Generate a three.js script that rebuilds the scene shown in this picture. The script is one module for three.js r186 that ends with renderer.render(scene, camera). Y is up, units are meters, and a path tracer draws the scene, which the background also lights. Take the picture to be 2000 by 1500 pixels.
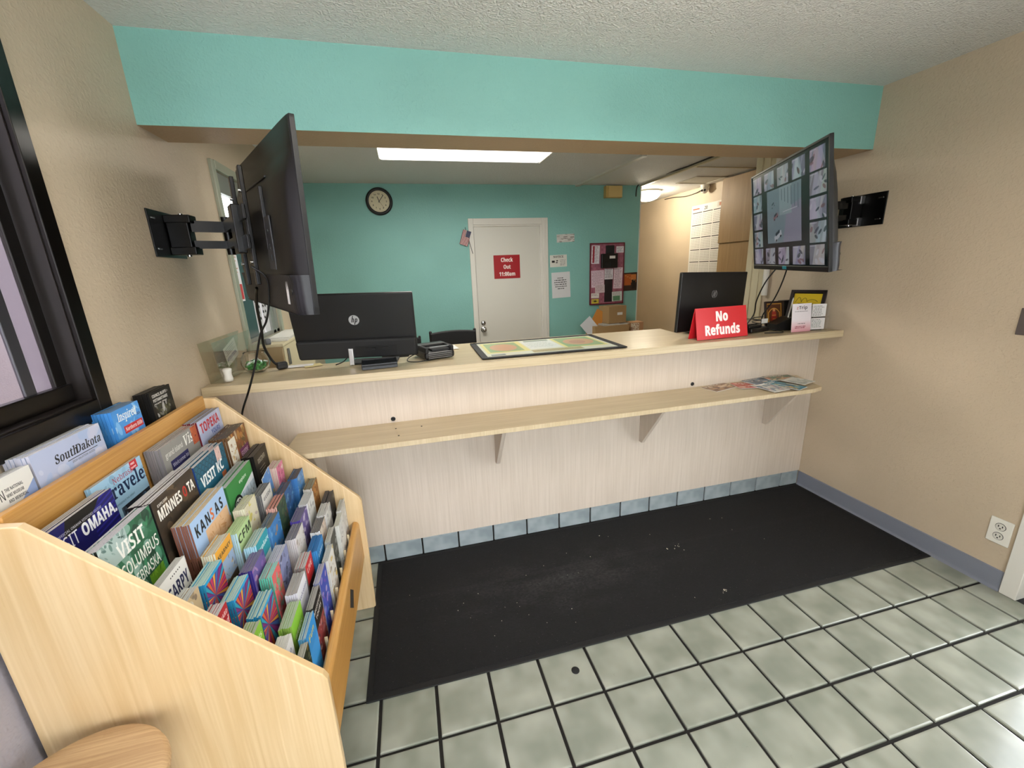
import * as THREE from 'three';
import { RoundedBoxGeometry } from 'three/addons/geometries/RoundedBoxGeometry.js';
import { mergeGeometries } from 'three/addons/utils/BufferGeometryUtils.js';
import { RectAreaLightUniformsLib } from 'three/addons/lights/RectAreaLightUniformsLib.js';

// ---------------------------------------------------------------- camera, sky, lights, exposure
const scene = new THREE.Scene();
const camera = new THREE.PerspectiveCamera(85.3245, 4 / 3, 0.03, 60);
camera.position.set(0.9999, 1.551, 2.1238);
camera.rotation.set(-0.2667, -0.2357, -0.0404, 'YXZ');
const renderer = new THREE.WebGLRenderer({ antialias: true });
renderer.toneMapping = THREE.LinearToneMapping;
renderer.toneMappingExposure = 1.6;
renderer.shadowMap.enabled = true;
scene.background = new THREE.Color(0.90, 0.95, 1.0);
scene.backgroundIntensity = 6;
RectAreaLightUniformsLib.init();
function areaLight(color, power, w, h, pos, look) {
  const l = new THREE.RectAreaLight(color, power, w, h);
  l.position.set(...pos); l.lookAt(...look); l.name = 'area_light'; scene.add(l);
}
const WARM = new THREE.Color(1.0, 0.95, 0.87);
areaLight(WARM, 15, 1.16, 0.29, [1.505, 2.322, -1.10], [1.505, 0, -1.10]);      // office tube fitting
areaLight(WARM, 5, 1.16, 0.24, [1.6, 2.118, 1.5], [1.6, 0, 1.5]);           // unseen hanging fitting added over the lobby, light down ...
areaLight(WARM, 20, 1.16, 0.24, [1.6, 2.202, 1.5], [1.6, 4, 1.5]);           // ... and an added uplight to brighten the ceiling
const hall = new THREE.PointLight(new THREE.Color(1.0, 0.9, 0.72), 1.2); hall.position.set(4.0, 2.345, -2.85); hall.castShadow = true; hall.shadow.radius = 3; hall.name = 'hall_bulb'; scene.add(hall);

// ---------------------------------------------------------------- measures (metres)
const XL = 0.113, XR = 3.576, H = 2.418, CT = 1.118, ZB = -2.5, P = 0.2065;

// ---------------------------------------------------------------- helpers
function rng(seed) { let s = seed >>> 0; return () => { s = (s + 0x6d2b79f5) | 0; let t = Math.imul(s ^ (s >>> 15), 1 | s); t = (t + Math.imul(t ^ (t >>> 7), 61 | t)) ^ t; return ((t ^ (t >>> 14)) >>> 0) / 4294967296; }; }
const R0 = rng(7);
function lattice(nx, ny, seed) { const r = rng(seed), a = new Float32Array(nx * ny).map(() => r()); return (x, y) => {
  const xi = Math.floor(x), yi = Math.floor(y), fx = x - xi, fy = y - yi, s = fx * fx * (3 - 2 * fx), t = fy * fy * (3 - 2 * fy);
  const g = (i, j) => a[(((j % ny) + ny) % ny) * nx + (((i % nx) + nx) % nx)];
  return (g(xi, yi) * (1 - s) + g(xi + 1, yi) * s) * (1 - t) + (g(xi, yi + 1) * (1 - s) + g(xi + 1, yi + 1) * s) * t; }; }
// f(u, v) in 0..1 gives [r, g, b] in 0..255 (or one grey); the texture covers sx by sy metres
function tex(n, m, f, sx = 1, sy = 1, srgb = true) {
  const d = new Uint8Array(n * m * 4);
  for (let y = 0; y < m; y++) for (let x = 0; x < n; x++) { const c = f(x / n, y / m), o = (y * n + x) * 4, a = Array.isArray(c) ? c : [c, c, c];
    for (let k = 0; k < 3; k++) d[o + k] = Math.max(0, Math.min(255, a[k])); d[o + 3] = 255; }
  const t = new THREE.DataTexture(d, n, m, THREE.RGBAFormat); t.wrapS = t.wrapT = THREE.RepeatWrapping; t.magFilter = THREE.LinearFilter; t.minFilter = THREE.LinearMipmapLinearFilter; t.generateMipmaps = true;
  t.repeat.set(1 / sx, 1 / sy); if (srgb) t.colorSpace = THREE.SRGBColorSpace; t.needsUpdate = true; return t;
}
function canvasTex(w, h, draw) {
  const c = document.createElement('canvas'); c.width = w; c.height = h; const g = c.getContext('2d'); draw(g, w, h);
  const t = new THREE.CanvasTexture(c); t.colorSpace = THREE.SRGBColorSpace; t.anisotropy = 8; return t;
}
const mat = (color, roughness = 0.6, o = {}) => new THREE.MeshPhysicalMaterial({ color, roughness, ...o });
function uvBox(g, swap) {
  g = g.index ? g.toNonIndexed() : g; const p = g.attributes.position, uv = new Float32Array(p.count * 2);
  const a = new THREE.Vector3(), b = new THREE.Vector3(), c = new THREE.Vector3();
  for (let i = 0; i < p.count; i += 3) {
    a.fromBufferAttribute(p, i); b.fromBufferAttribute(p, i + 1).sub(a); c.fromBufferAttribute(p, i + 2).sub(a); b.cross(c);
    const X = Math.abs(b.x), Y = Math.abs(b.y), Z = Math.abs(b.z);
    for (let k = 0; k < 3; k++) { const q = i + k, x = p.getX(q), y = p.getY(q), z = p.getZ(q);
      let u, v; if (Z >= X && Z >= Y) { u = x; v = y; } else if (X >= Y) { u = z; v = y; } else { u = z; v = x; }
      if (swap) [u, v] = [v, u]; uv[q * 2] = u; uv[q * 2 + 1] = v; }
  }
  g.setAttribute('uv', new THREE.BufferAttribute(uv, 2)); return g;
}
const bx = (w, h, d, x = 0, y = 0, z = 0) => { const g = new THREE.BoxGeometry(w, h, d); g.translate(x, y, z); return g; };
const rb = (w, h, d, x = 0, y = 0, z = 0, r = 0.004, s = 2) => { const g = new RoundedBoxGeometry(w, h, d, s, Math.min(r, w / 2.01, h / 2.01, d / 2.01)); g.translate(x, y, z); return g; };
const bb = (x0, x1, y0, y1, z0, z1) => bx(x1 - x0, y1 - y0, z1 - z0, (x0 + x1) / 2, (y0 + y1) / 2, (z0 + z1) / 2);
const rbb = (x0, x1, y0, y1, z0, z1, r = 0.003) => rb(x1 - x0, y1 - y0, z1 - z0, (x0 + x1) / 2, (y0 + y1) / 2, (z0 + z1) / 2, r);
const cyl = (r0, r1, h, x = 0, y = 0, z = 0, n = 32) => { const g = new THREE.CylinderGeometry(r0, r1, h, n); g.translate(x, y, z); return g; };
const lathe = (pts, n = 48) => new THREE.LatheGeometry(pts.map((p) => new THREE.Vector2(...p)), n);
const tube = (pts, r, n = 40, k = 8) => new THREE.TubeGeometry(new THREE.CatmullRomCurve3(pts.map((p) => new THREE.Vector3(...p))), n, r, k);
function bar(a, b, w, h) { const A = new THREE.Vector3(...a), B = new THREE.Vector3(...b), g = new THREE.BoxGeometry(w, h, A.distanceTo(B)), m = new THREE.Matrix4().lookAt(B, A, new THREE.Vector3(0, 1, 0)); g.applyMatrix4(m); g.translate((A.x + B.x) / 2, (A.y + B.y) / 2, (A.z + B.z) / 2); return g; }
const merge = (l) => mergeGeometries(l.map((g) => { g = g.index ? g.toNonIndexed() : g; for (const k of Object.keys(g.attributes)) if (!['position', 'normal', 'uv'].includes(k)) g.deleteAttribute(k); return g; }));
const taken = {};
function numbered(n) { const k = (taken[n] = (taken[n] ?? -1) + 1); return k ? n + '_' + String(k).padStart(3, '0') : n; }
function mesh(name, geo, m, parent) { const o = new THREE.Mesh(Array.isArray(geo) ? merge(geo) : geo, m); o.name = name; o.castShadow = o.receiveShadow = true; if (parent) parent.add(o); return o; }
function part(name, geo, m, parent, label) { const o = mesh(name, geo, m, parent); if (label) o.userData.label = label; return o; }
function tag(o, label, category, group) { o.userData.label = label; o.userData.category = category; if (group) o.userData.group = group; return o; }
function thing(name, label, category, pos = [0, 0, 0], turn = 0, group) { const o = new THREE.Group(); o.name = numbered(name); o.position.set(...pos); o.rotation.set(0, turn, 0, 'YXZ'); scene.add(o); return tag(o, label, category, group); }
function solo(name, geo, m, label, category, pos, turn = 0, group) { const o = mesh(numbered(name), geo, m); if (pos) o.position.set(...pos); o.rotation.set(0, turn, 0, 'YXZ'); scene.add(o); return tag(o, label, category, group); }
function struct(name, geo, m, parent) { const o = mesh(name, geo, m, parent ?? scene); if (!parent) o.userData.kind = 'structure'; return o; }
function structGroup(name) { const o = new THREE.Group(); o.name = name; o.userData.kind = 'structure'; scene.add(o); return o; }

// ---------------------------------------------------------------- surfaces
const n8 = lattice(8, 8, 1), n16 = lattice(16, 16, 2), n32 = lattice(32, 32, 3), n64 = lattice(64, 64, 4), n128 = lattice(128, 128, 5);
const peel = tex(512, 512, (u, v) => { const a = n64(u * 64, v * 64), b = n128(u * 128, v * 128), c = n32(u * 32, v * 32); return 255 * (0.45 * Math.max(0, (a - 0.45) * 1.8) + 0.25 * b + 0.3 * c); }, 0.42, 0.42, false);
const popcorn = tex(512, 512, (u, v) => { const a = n128(u * 128, v * 128), c = n64(u * 64, v * 64); return 255 * (0.7 * a * a + 0.3 * c); }, 0.55, 0.55, false);
const wallMap = tex(256, 256, (u, v) => { const k = 242 + 12 * n8(u * 8, v * 8); return [k, k, k - 1]; }, 1.9, 1.9);
const paint = (c, o = {}) => mat(c, 0.55, { map: wallMap, bumpMap: peel, bumpScale: 0.0013, ...o });
const M = {
  wall: paint('#cbb9a0'), teal: paint('#8ac3bb'), ceil: mat('#e0dfdc', 0.9, { bumpMap: popcorn, bumpScale: 0.004 }), sillgrey: paint('#9c98a0'),
  white: mat('#dfdcd2', 0.45), black: mat('#0f0f10', 0.42), blackSoft: mat('#161617', 0.7), metalBlack: mat('#0c0b0b', 0.3, { metalness: 0.3 }), chrome: mat('#c9c9c9', 0.18, { metalness: 1 }), steel: mat('#8e8f92', 0.35, { metalness: 0.9 }),
  paper: mat('#e6e4df', 0.8), glass: new THREE.MeshPhysicalMaterial({ color: '#ffffff', roughness: 0.02, transmission: 1, thickness: 0, ior: 1.45 }), cream: mat('#d8cda9', 0.55), rubber: mat('#131313', 0.75),
  grout: mat('#1a1612', 0.9), silver: mat('#c8c8c6', 0.3, { metalness: 0.85 }), cardboard: mat('#a98a5f', 0.85), trimCream: mat('#cfc4a4', 0.5), bronze: mat('#15110e', 0.32, { metalness: 0.45 }),
};
function woodTex(c0, c1, sx, sy, seed, fine = 1) {
  const a = lattice(64, 4, seed), b = lattice(128, 6, seed + 1), w = lattice(6, 6, seed + 2), f = lattice(256, 16, seed + 3);
  return tex(512, 512, (u, v) => { const uu = u + 0.018 * (w(u * 6, v * 6) - 0.5); let k = 0.45 * a(uu * 64, v * 4) + 0.3 * b(uu * 128, v * 6) + 0.25 * w(u * 6, v * 6); const s = f(uu * 256, v * 16); k = k * 0.8 + 0.2 * fine * s; if (s > 0.86) k -= 0.16 * fine; k = Math.max(0, Math.min(1, (k - 0.2) * 1.5)); return [0, 1, 2].map((i) => c0[i] + (c1[i] - c0[i]) * k); }, sx, sy);
}
M.panel = mat('#ffffff', 0.5, { map: woodTex([203, 189, 172], [220, 207, 192], 0.3, 0.9, 11, 0.9) });
M.top = mat('#ffffff', 0.36, { map: woodTex([190, 171, 136], [214, 198, 166], 0.45, 1.2, 21, 0.7) });
M.rack = mat('#ffffff', 0.4, { map: woodTex([208, 176, 128], [230, 205, 164], 0.5, 1.2, 31, 0.5), clearcoat: 0.3, clearcoatRoughness: 0.3 });
M.rackDark = mat('#ffffff', 0.4, { map: woodTex([186, 132, 62], [214, 166, 96], 0.25, 0.9, 41, 0.8), clearcoat: 0.3, clearcoatRoughness: 0.3 });
M.stool = mat('#ffffff', 0.45, { map: woodTex([166, 134, 98], [208, 178, 137], 0.22, 0.6, 51, 1) });
M.hallWood = mat('#ffffff', 0.5, { map: woodTex([164, 132, 90], [188, 157, 113], 0.4, 0.9, 61, 0.6) });
const tileMap = tex(512, 512, (u, v) => { const k = 0.55 * n8(u * 8, v * 8) + 0.3 * n16(u * 16 + 3, v * 16) + 0.15 * n32(u * 32, v * 32), s = n128(u * 128, v * 128) > 0.985 ? 0.2 : 0; const q = Math.max(0, Math.min(1, (k - 0.25) * 1.9)) - s; return [136 + 30 * q, 140 + 28 * q, 127 + 28 * q]; }, 0.83, 0.83);
M.tile = mat('#ffffff', 0.24, { map: tileMap, clearcoat: 0.35, clearcoatRoughness: 0.12 });
M.baseTile = mat('#ffffff', 0.28, { map: tex(256, 256, (u, v) => { const q = Math.max(0, Math.min(1, (0.6 * n8(u * 8, v * 8) + 0.4 * n32(u * 32, v * 32) - 0.25) * 1.9)); return [138 + 28 * q, 150 + 26 * q, 153 + 25 * q]; }, 0.83, 0.83), clearcoat: 0.3, clearcoatRoughness: 0.15 });
M.matPile = mat('#ffffff', 0.98, { map: tex(1024, 512, (u, v) => { const dx = (u - 0.33) / 0.24, dy = (v - 0.52) / 0.3, lint = Math.exp(-(dx * dx + dy * dy) * 1.3) * (0.35 + 0.9 * n32(u * 32, v * 16)); const fuzz = n128(u * 512, v * 256) * 8, k = 8 + fuzz + 27 * lint * (0.5 + n128(u * 300, v * 150)) + (v > 0.4 && v < 0.43 ? 4 : 0); const sp = R0() > 0.9991 ? 90 : 0; return [k + 2 + sp, k + sp, k + sp]; }, 2.83, 0.82), bumpMap: tex(256, 256, (u, v) => 255 * n128(u * 128, v * 128), 0.12, 0.12, false), bumpScale: 0.003 });
M.vinyl = mat('#7f838f', 0.5);

// ---------------------------------------------------------------- the room shell
const XE = 4.6, ZF = 3.45, ZC = -4.6;                       // office's right side, lobby front, hall end
const S = structGroup('floor');
struct('slab', bb(-0.1, XE + 0.1, -0.12, -0.009, ZC, ZF), M.grout, S);
const PX0 = 0.7542 - 4 * P, PZ0 = 1.0138 - 5 * P;
{ // glazed tiles, proud of a dark joint, with eased edges; a few shared shapes
  const cache = {};
  const tileGeo = (w, d, v) => { const key = [w.toFixed(4), d.toFixed(4), v].join(); if (cache[key]) return cache[key];
    const e = 0.006, t = 0.009, b = 0.0022, pos = [], nor = [], uv = [];
    const L = [[0, -t], [0, -b], [e * 0.35, -b * 0.35], [e, 0]].map(([i, y]) => [[-w / 2 + i, y, -d / 2 + i], [w / 2 - i, y, -d / 2 + i], [w / 2 - i, y, d / 2 - i], [-w / 2 + i, y, d / 2 - i]]);
    const r = rng(v * 77 + 5), ou = r(), ov = r(), fl = v % 2 ? -1 : 1, put = (p) => { pos.push(...p); uv.push((p[0] * fl + ou * 0.83), (p[2] + ov * 0.83)); };
    for (let k = 0; k < 3; k++) for (let s = 0; s < 4; s++) { const a = L[k][s], b2 = L[k][(s + 1) % 4], c = L[k + 1][(s + 1) % 4], dd = L[k + 1][s]; for (const p of [a, dd, b2, b2, dd, c]) put(p); }
    for (const s of [0, 3, 1, 1, 3, 2]) put(L[3][s]);
    const g = new THREE.BufferGeometry(); g.setAttribute('position', new THREE.Float32BufferAttribute(pos, 3)); g.setAttribute('uv', new THREE.Float32BufferAttribute(uv, 2)); g.computeVertexNormals();
    return (cache[key] = g); };
  const r = rng(3), G = 0.0125, rest = [];
  for (let j = 0; j < 17; j++) for (let i = 0; i < 18; i++) {
    const x0 = Math.max(PX0 + i * P + G / 2, XL + 0.002), x1 = Math.min(PX0 + (i + 1) * P - G / 2, XR - 0.002), z0 = Math.max(PZ0 + j * P + G / 2, 0.0), z1 = PZ0 + (j + 1) * P - G / 2;
    if (x1 - x0 < 0.012 || z1 - z0 < 0.012) continue;
    if (x0 > 0.72 && x1 < 3.5 && z1 < 0.8) continue;          // wholly under the mat
    const g = tileGeo(x1 - x0, z1 - z0, Math.floor(r() * 8)), lift = (r() - 0.5) * 0.0012;
    if (j > 9 || (i < 4 && j > 6)) { rest.push(g.clone().translate((x0 + x1) / 2, 0, (z0 + z1) / 2)); continue; }
    const o = struct('tile', g, M.tile, S); o.position.set((x0 + x1) / 2, lift, (z0 + z1) / 2); o.rotation.set((r() - 0.5) * 0.004, 0, (r() - 0.5) * 0.004);
  }
  const q = struct('tile_field', rest, M.tile, S); q.userData.kind = 'stuff';
  struct('office_floor', bb(XL, XE, -0.009, 0, ZC, -0.03), mat('#8a8172', 0.8), S);
}
struct('ceiling', uvBox(bb(-0.1, XE + 0.1, H, H + 0.12, ZC, ZF)), M.ceil);
struct('wall_left', uvBox(merge([
  bb(-0.02, XL, 0, H, ZC, -1.14), bb(-0.02, XL, 0, 1.2, -1.14, -0.50), bb(-0.02, XL, 2.105, H, -1.14, -0.50), bb(-0.02, XL, 0, H, -0.50, 0.74),
  bb(-0.02, XL, 0.9, 1.245, 0.74, 2.1), bb(-0.02, XL, 2.25, H, 0.74, 2.1), bb(-0.02, XL, 0, H, 2.1, ZF), bb(-0.02, XL, 0, 0.9, 0.74, 2.1)])), M.wall);
struct('trim_1', uvBox(rbb(XL - 0.001, XL + 0.006, 0.0, 1.02, 0.9, 2.3, 0.002)), M.sillgrey);      // thin grey sheet on the wall under the window
struct('wall_right', uvBox(merge([bb(XR, XR + 0.12, 0, H, -0.62, 1.10), bb(XR, XR + 0.12, 2.07, H, 1.10, 2.10), bb(XR, XR + 0.12, 0, H, 2.10, ZF)])), M.wall);
struct('wall_office_right', uvBox(bb(XE - 0.05, XE + 0.07, 0, H, ZC, -0.5)), M.wall);
struct('wall_office_front', uvBox(bb(XR + 0.12, XE, 0, H, -0.62, -0.5)), M.wall);
struct('wall_hall_end', uvBox(bb(3.2, XE, 0, H, ZC - 0.1, ZC)), M.wall);
struct('wall_hall_left', uvBox(bb(3.2, 3.3, 0, H, ZC, ZB - 0.12)), M.wall);
struct('wall_back', uvBox(merge([bb(XL, 1.757, 0, H, ZB - 0.12, ZB), bb(2.512, 3.7, 0, H, ZB - 0.12, ZB), bb(1.757, 2.512, 2.022, H, ZB - 0.12, ZB)])), M.teal);
struct('trim_2', rbb(3.7, 3.712, 0, H, ZB - 0.12, ZB + 0.004, 0.002), M.white);                     // white corner strip at the wall's free end
struct('wall_front', uvBox(merge([bb(-0.1, 0.35, 0, H, ZF, ZF + 0.12), bb(2.0, XR + 0.12, 0, H, ZF, ZF + 0.12), bb(0.35, 2.0, 2.25, H, ZF, ZF + 0.12), bb(0.35, 2.0, 0, 0.12, ZF, ZF + 0.12)])), M.wall);
{ const g = new THREE.BoxGeometry(XR - XL, H - 2.114, 0.215); const o = struct('beam_header', g, [M.wall, M.wall, M.wall, paint('#bfa381'), M.teal, M.wall]); o.position.set((XL + XR) / 2, (H + 2.114) / 2, 0.0275);  // underside browner than the wall paint, its shaded tone put into the colour
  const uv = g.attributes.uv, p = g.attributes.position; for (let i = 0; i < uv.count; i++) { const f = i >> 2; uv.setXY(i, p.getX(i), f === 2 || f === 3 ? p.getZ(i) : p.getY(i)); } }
struct('pavement', bb(-12, 14, -0.2, -0.14, -12, 14), mat('#c9c6c0', 0.9));
struct('wall_outside', uvBox(bb(-1.75, -1.6, -0.14, 3.2, -5, 4.6)), paint('#7f797d'));

// lobby window in the left wall
{ const w = structGroup('window_1'), y0 = 1.245, y1 = 2.25, z0 = 0.74, z1 = 2.1;
  struct('window_frame', [rbb(XL - 0.002, XL + 0.012, y0 - 0.055, y1 + 0.05, z0 - 0.05, z0), rbb(XL - 0.002, XL + 0.012, y1, y1 + 0.05, z0, z1), rbb(XL - 0.002, XL + 0.012, y0 - 0.055, y0, z0, z1 + 0.05), rbb(XL - 0.002, XL + 0.012, y0, y1 + 0.05, z1, z1 + 0.05)], M.bronze, w);
  struct('jamb', [bb(0.02, XL, y0 - 0.004, y0 + 0.004, z0, z1), bb(0.02, XL, y0, y1, z0 - 0.003, z0 + 0.004), bb(0.02, XL, y1 - 0.004, y1, z0, z1), bb(0.02, XL, y0, y1, z1 - 0.004, z1)], mat('#1c1613', 0.45), w);
  struct('outer_reveal', [bb(-0.021, 0.06, y0, y1, z0 + 0.004, z0 + 0.008), bb(-0.021, 0.06, y1 - 0.008, y1 - 0.004, z0, z1), bb(-0.021, 0.06, y0 + 0.004, y0 + 0.008, z0, z1)], mat('#7f797d', 0.8), w);
  struct('sash', [rbb(0.062, 0.085, y0 + 0.004, y0 + 0.052, z0 + 0.012, z1 - 0.004), rbb(0.055, 0.085, y1 - 0.06, y1 - 0.004, z0, z1), rbb(0.062, 0.074, y0, y1, z0 + 0.012, z0 + 0.05), rbb(0.055, 0.085, y0, y1, z1 - 0.06, z1 - 0.004)], M.bronze, w);
  struct('glazing_bar', rbb(0.066, 0.074, y0 + 0.05, y1 - 0.05, 0.85, 0.884), mat('#4e4d52', 0.3, { metalness: 0.5 }), w);
  struct('glazing_bar', rbb(0.066, 0.074, y0 + 0.05, y1 - 0.05, 0.97, 0.99), mat('#2a2829', 0.3, { metalness: 0.5 }), w);
  struct('pane', bb(0.066, 0.070, y0 + 0.04, y1 - 0.05, z0 + 0.04, z1 - 0.05), new THREE.MeshPhysicalMaterial({ color: '#f4eef2', roughness: 0.12, transmission: 1, thickness: 0 }), w); }
// service window behind the counter's left end
{ const w = structGroup('window_2'), y0 = 1.2, y1 = 2.105, z0 = -1.14, z1 = -0.5, trim = mat('#a8ab98', 0.4, { metalness: 0.3 }), alu = mat('#8b8d86', 0.4, { metalness: 0.4 });
  struct('window_frame', [rbb(XL - 0.002, XL + 0.016, y0 - 0.05, y1 + 0.04, z1, z1 + 0.045), rbb(XL - 0.002, XL + 0.016, y1, y1 + 0.045, z0, z1), rbb(XL - 0.002, XL + 0.016, y0 - 0.05, y1 + 0.04, z0 - 0.045, z0), rbb(XL - 0.002, XL + 0.016, y0 - 0.05, y0, z0, z1)], trim, w);
  struct('sash', [rbb(0.08, 0.11, y1 - 0.1, y1, z0, z1), rbb(0.085, 0.11, y0, y1, z1 - 0.02, z1), rbb(0.085, 0.11, y0, y1, z0, z0 + 0.06), rbb(0.085, 0.11, y0, y0 + 0.025, z0, z1)], alu, w);
  struct('dark_panel', bb(0.09, 0.1, y0 + 0.02, 1.78, -0.745, z1 - 0.02), mat('#2b4044', 0.25), w);
  struct('pane', bb(0.082, 0.086, y0 + 0.02, y1 - 0.1, z0 + 0.05, z1 - 0.02), M.glass, w);
  const holes = mat('#17171a', 0.7);
  for (const [za, zb] of [[-0.862, -0.75], [-0.985, -0.885]]) { struct('speaker_plate', rbb(0.092, 0.1, y0 + 0.02, 1.66, za, zb), mat('#c9c8cc', 0.4), w);
    const dots = []; for (let a = 0; a < 9; a++) for (let b = 0; b < 2; b++) { const g = new THREE.CylinderGeometry(0.009, 0.009, 0.003, 10); g.rotateZ(Math.PI / 2); g.translate(0.1008, 1.32 + a * 0.036, za + 0.035 + b * 0.042 + (a % 2) * 0.012); dots.push(g); }
    struct('speaker_holes', dots, holes, w); }
  struct('post', rbb(0.086, 0.11, y0, y1, -1.06, -1.0), alu, w); }
tag(solo('notice', bx(0.002, 0.27, 0.085), [M.paper, M.paper, M.paper, M.paper, M.paper, M.paper].map((m, i) => i ? m : mat('#fff', 0.6, { map: canvasTex(64, 200, (g, W, h) => { g.fillStyle = '#e6e6ea'; g.fillRect(0, 0, W, h); g.fillStyle = '#c23a3c'; g.fillRect(4, 130, 56, 62); g.fillStyle = '#c98'; for (let i = 0; i < 6; i++) g.fillRect(10, 20 + i * 15, 40 - (i % 3) * 8, 4); }) })), '', '', [0.1015, 1.575, -0.575]), 'white and red notice taped inside the service window', 'notice');

// white office door in the back wall
{ const d = structGroup('door_1');
  struct('door_slab', rbb(1.762, 2.507, 0.01, 2.017, ZB - 0.055, ZB - 0.012, 0.003), mat('#d9d7cc', 0.4), d);
  struct('door_frame', [rbb(1.704, 1.757, 0, 2.087, ZB - 0.06, ZB + 0.016), rbb(2.512, 2.582, 0, 2.087, ZB - 0.06, ZB + 0.016), rbb(1.757, 2.512, 2.022, 2.087, ZB - 0.06, ZB + 0.016), rbb(2.492, 2.514, 0, 2.03, ZB - 0.02, ZB + 0.006), rbb(1.757, 2.512, 2.006, 2.03, ZB - 0.02, ZB + 0.004), rbb(2.545, 2.552, 0, 2.06, ZB + 0.012, ZB + 0.022)], M.white, d);
  const knob = lathe([[0, 0.062], [0.018, 0.06], [0.026, 0.048], [0.024, 0.034], [0.011, 0.026], [0.011, 0.008], [0.032, 0.006], [0.034, 0]]); knob.rotateX(Math.PI / 2); knob.translate(1.812, 0.917, ZB - 0.012);
  struct('door_knob', knob, M.chrome, d);
  const dead = lathe([[0, 0.02], [0.02, 0.019], [0.027, 0.01], [0.029, 0]]); dead.rotateX(Math.PI / 2); dead.translate(1.812, 0.99, ZB - 0.012); struct('deadbolt', dead, M.chrome, d); }
// glazed door in the right wall, only its white jamb in view
{ const d = structGroup('door_2');
  struct('door_frame', [rbb(XR - 0.014, XR + 0.12, 0, 2.14, 1.082, 1.14), rbb(XR - 0.014, XR + 0.12, 0, 2.14, 2.06, 2.13), rbb(XR - 0.014, XR + 0.12, 2.03, 2.14, 1.14, 2.06)], M.white, d);
  struct('door_rail', [rbb(XR + 0.04, XR + 0.08, 0.01, 0.2, 1.14, 2.06), rbb(XR + 0.04, XR + 0.08, 1.93, 2.03, 1.14, 2.06), rbb(XR + 0.04, XR + 0.08, 0.2, 1.93, 1.14, 1.22), rbb(XR + 0.04, XR + 0.08, 0.2, 1.93, 1.98, 2.06)], M.white, d);
  struct('pane', bb(XR + 0.057, XR + 0.063, 0.2, 1.93, 1.22, 1.98), M.glass, d); }
{ const w = structGroup('window_3'); struct('window_frame', [rbb(0.35, 2.0, 0.12, 0.18, ZF, ZF + 0.1), rbb(0.35, 2.0, 2.19, 2.25, ZF, ZF + 0.1), rbb(0.35, 0.41, 0.12, 2.25, ZF, ZF + 0.1), rbb(1.94, 2.0, 0.12, 2.25, ZF, ZF + 0.1), rbb(1.15, 1.21, 0.12, 2.25, ZF, ZF + 0.1)], M.bronze, w); struct('pane', bb(0.41, 1.94, 0.18, 2.19, ZF + 0.048, ZF + 0.052), M.glass, w); }
// trims
{ const sh = new THREE.Shape(); sh.moveTo(0, 0); sh.lineTo(-0.016, 0); sh.quadraticCurveTo(-0.007, 0.003, -0.006, 0.016); sh.lineTo(-0.005, 0.098); sh.lineTo(-0.001, 0.102); sh.lineTo(0, 0.102); const g = new THREE.ExtrudeGeometry(sh, { depth: 1.08, bevelEnabled: false, curveSegments: 6 }); g.translate(XR, 0, 0); struct('baseboard_right', g, M.vinyl); }
{ const b = structGroup('baseboard_counter'); struct('backing', bb(XL, XR, 0, 0.108, -0.03, -0.014), M.grout, b);
  for (let k = -4; k < 15; k++) { const x0 = Math.max(0.7422 + k * P + 0.004, XL), x1 = Math.min(0.7422 + (k + 1) * P - 0.004, XR - 0.005); if (x1 - x0 < 0.02) continue; const g = uvBox(rb(x1 - x0, 0.104, 0.012, 0, 0, 0, 0.004)); const t = struct('tile', g, M.baseTile, b); t.position.set((x0 + x1) / 2, 0.0535, -0.009); } }
struct('trim_3', [rbb(XR - 0.02, XR, CT, H, -0.6, -0.54), rbb(XR - 0.03, XR - 0.002, CT, H, -0.655, -0.6), rbb(XR - 0.012, XR, CT, H, -0.54, -0.5)], M.trimCream);
struct('trim_4', tube([[XR - 0.025, 1.3, -0.46], [XR - 0.025, H, -0.46]], 0.02, 4, 14), M.white);
struct('trim_5', [rbb(4.05, 4.44, H - 0.008, H, -2.02, -2.0), rbb(4.05, 4.44, H - 0.008, H, -2.36, -2.34), rbb(4.05, 4.07, H - 0.008, H, -2.34, -2.02), rbb(4.42, 4.44, H - 0.008, H, -2.34, -2.02), bb(4.07, 4.42, H - 0.003, H, -2.34, -2.02)], mat('#c3bfb2', 0.7));    // ceiling hatch
struct('trim_6', [rbb(3.69, 4.55, H - 0.006, H, -1.63, -1.61), rbb(3.685, 3.715, H - 0.016, H, ZB, -0.62)], M.trimCream);
struct('trim_7', bar([2.995, H - 0.009, -1.25], [2.926, H - 0.009, ZB + 0.005], 0.045, 0.018), mat('#d9d6cc', 0.5));    // flat cable duct

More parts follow.
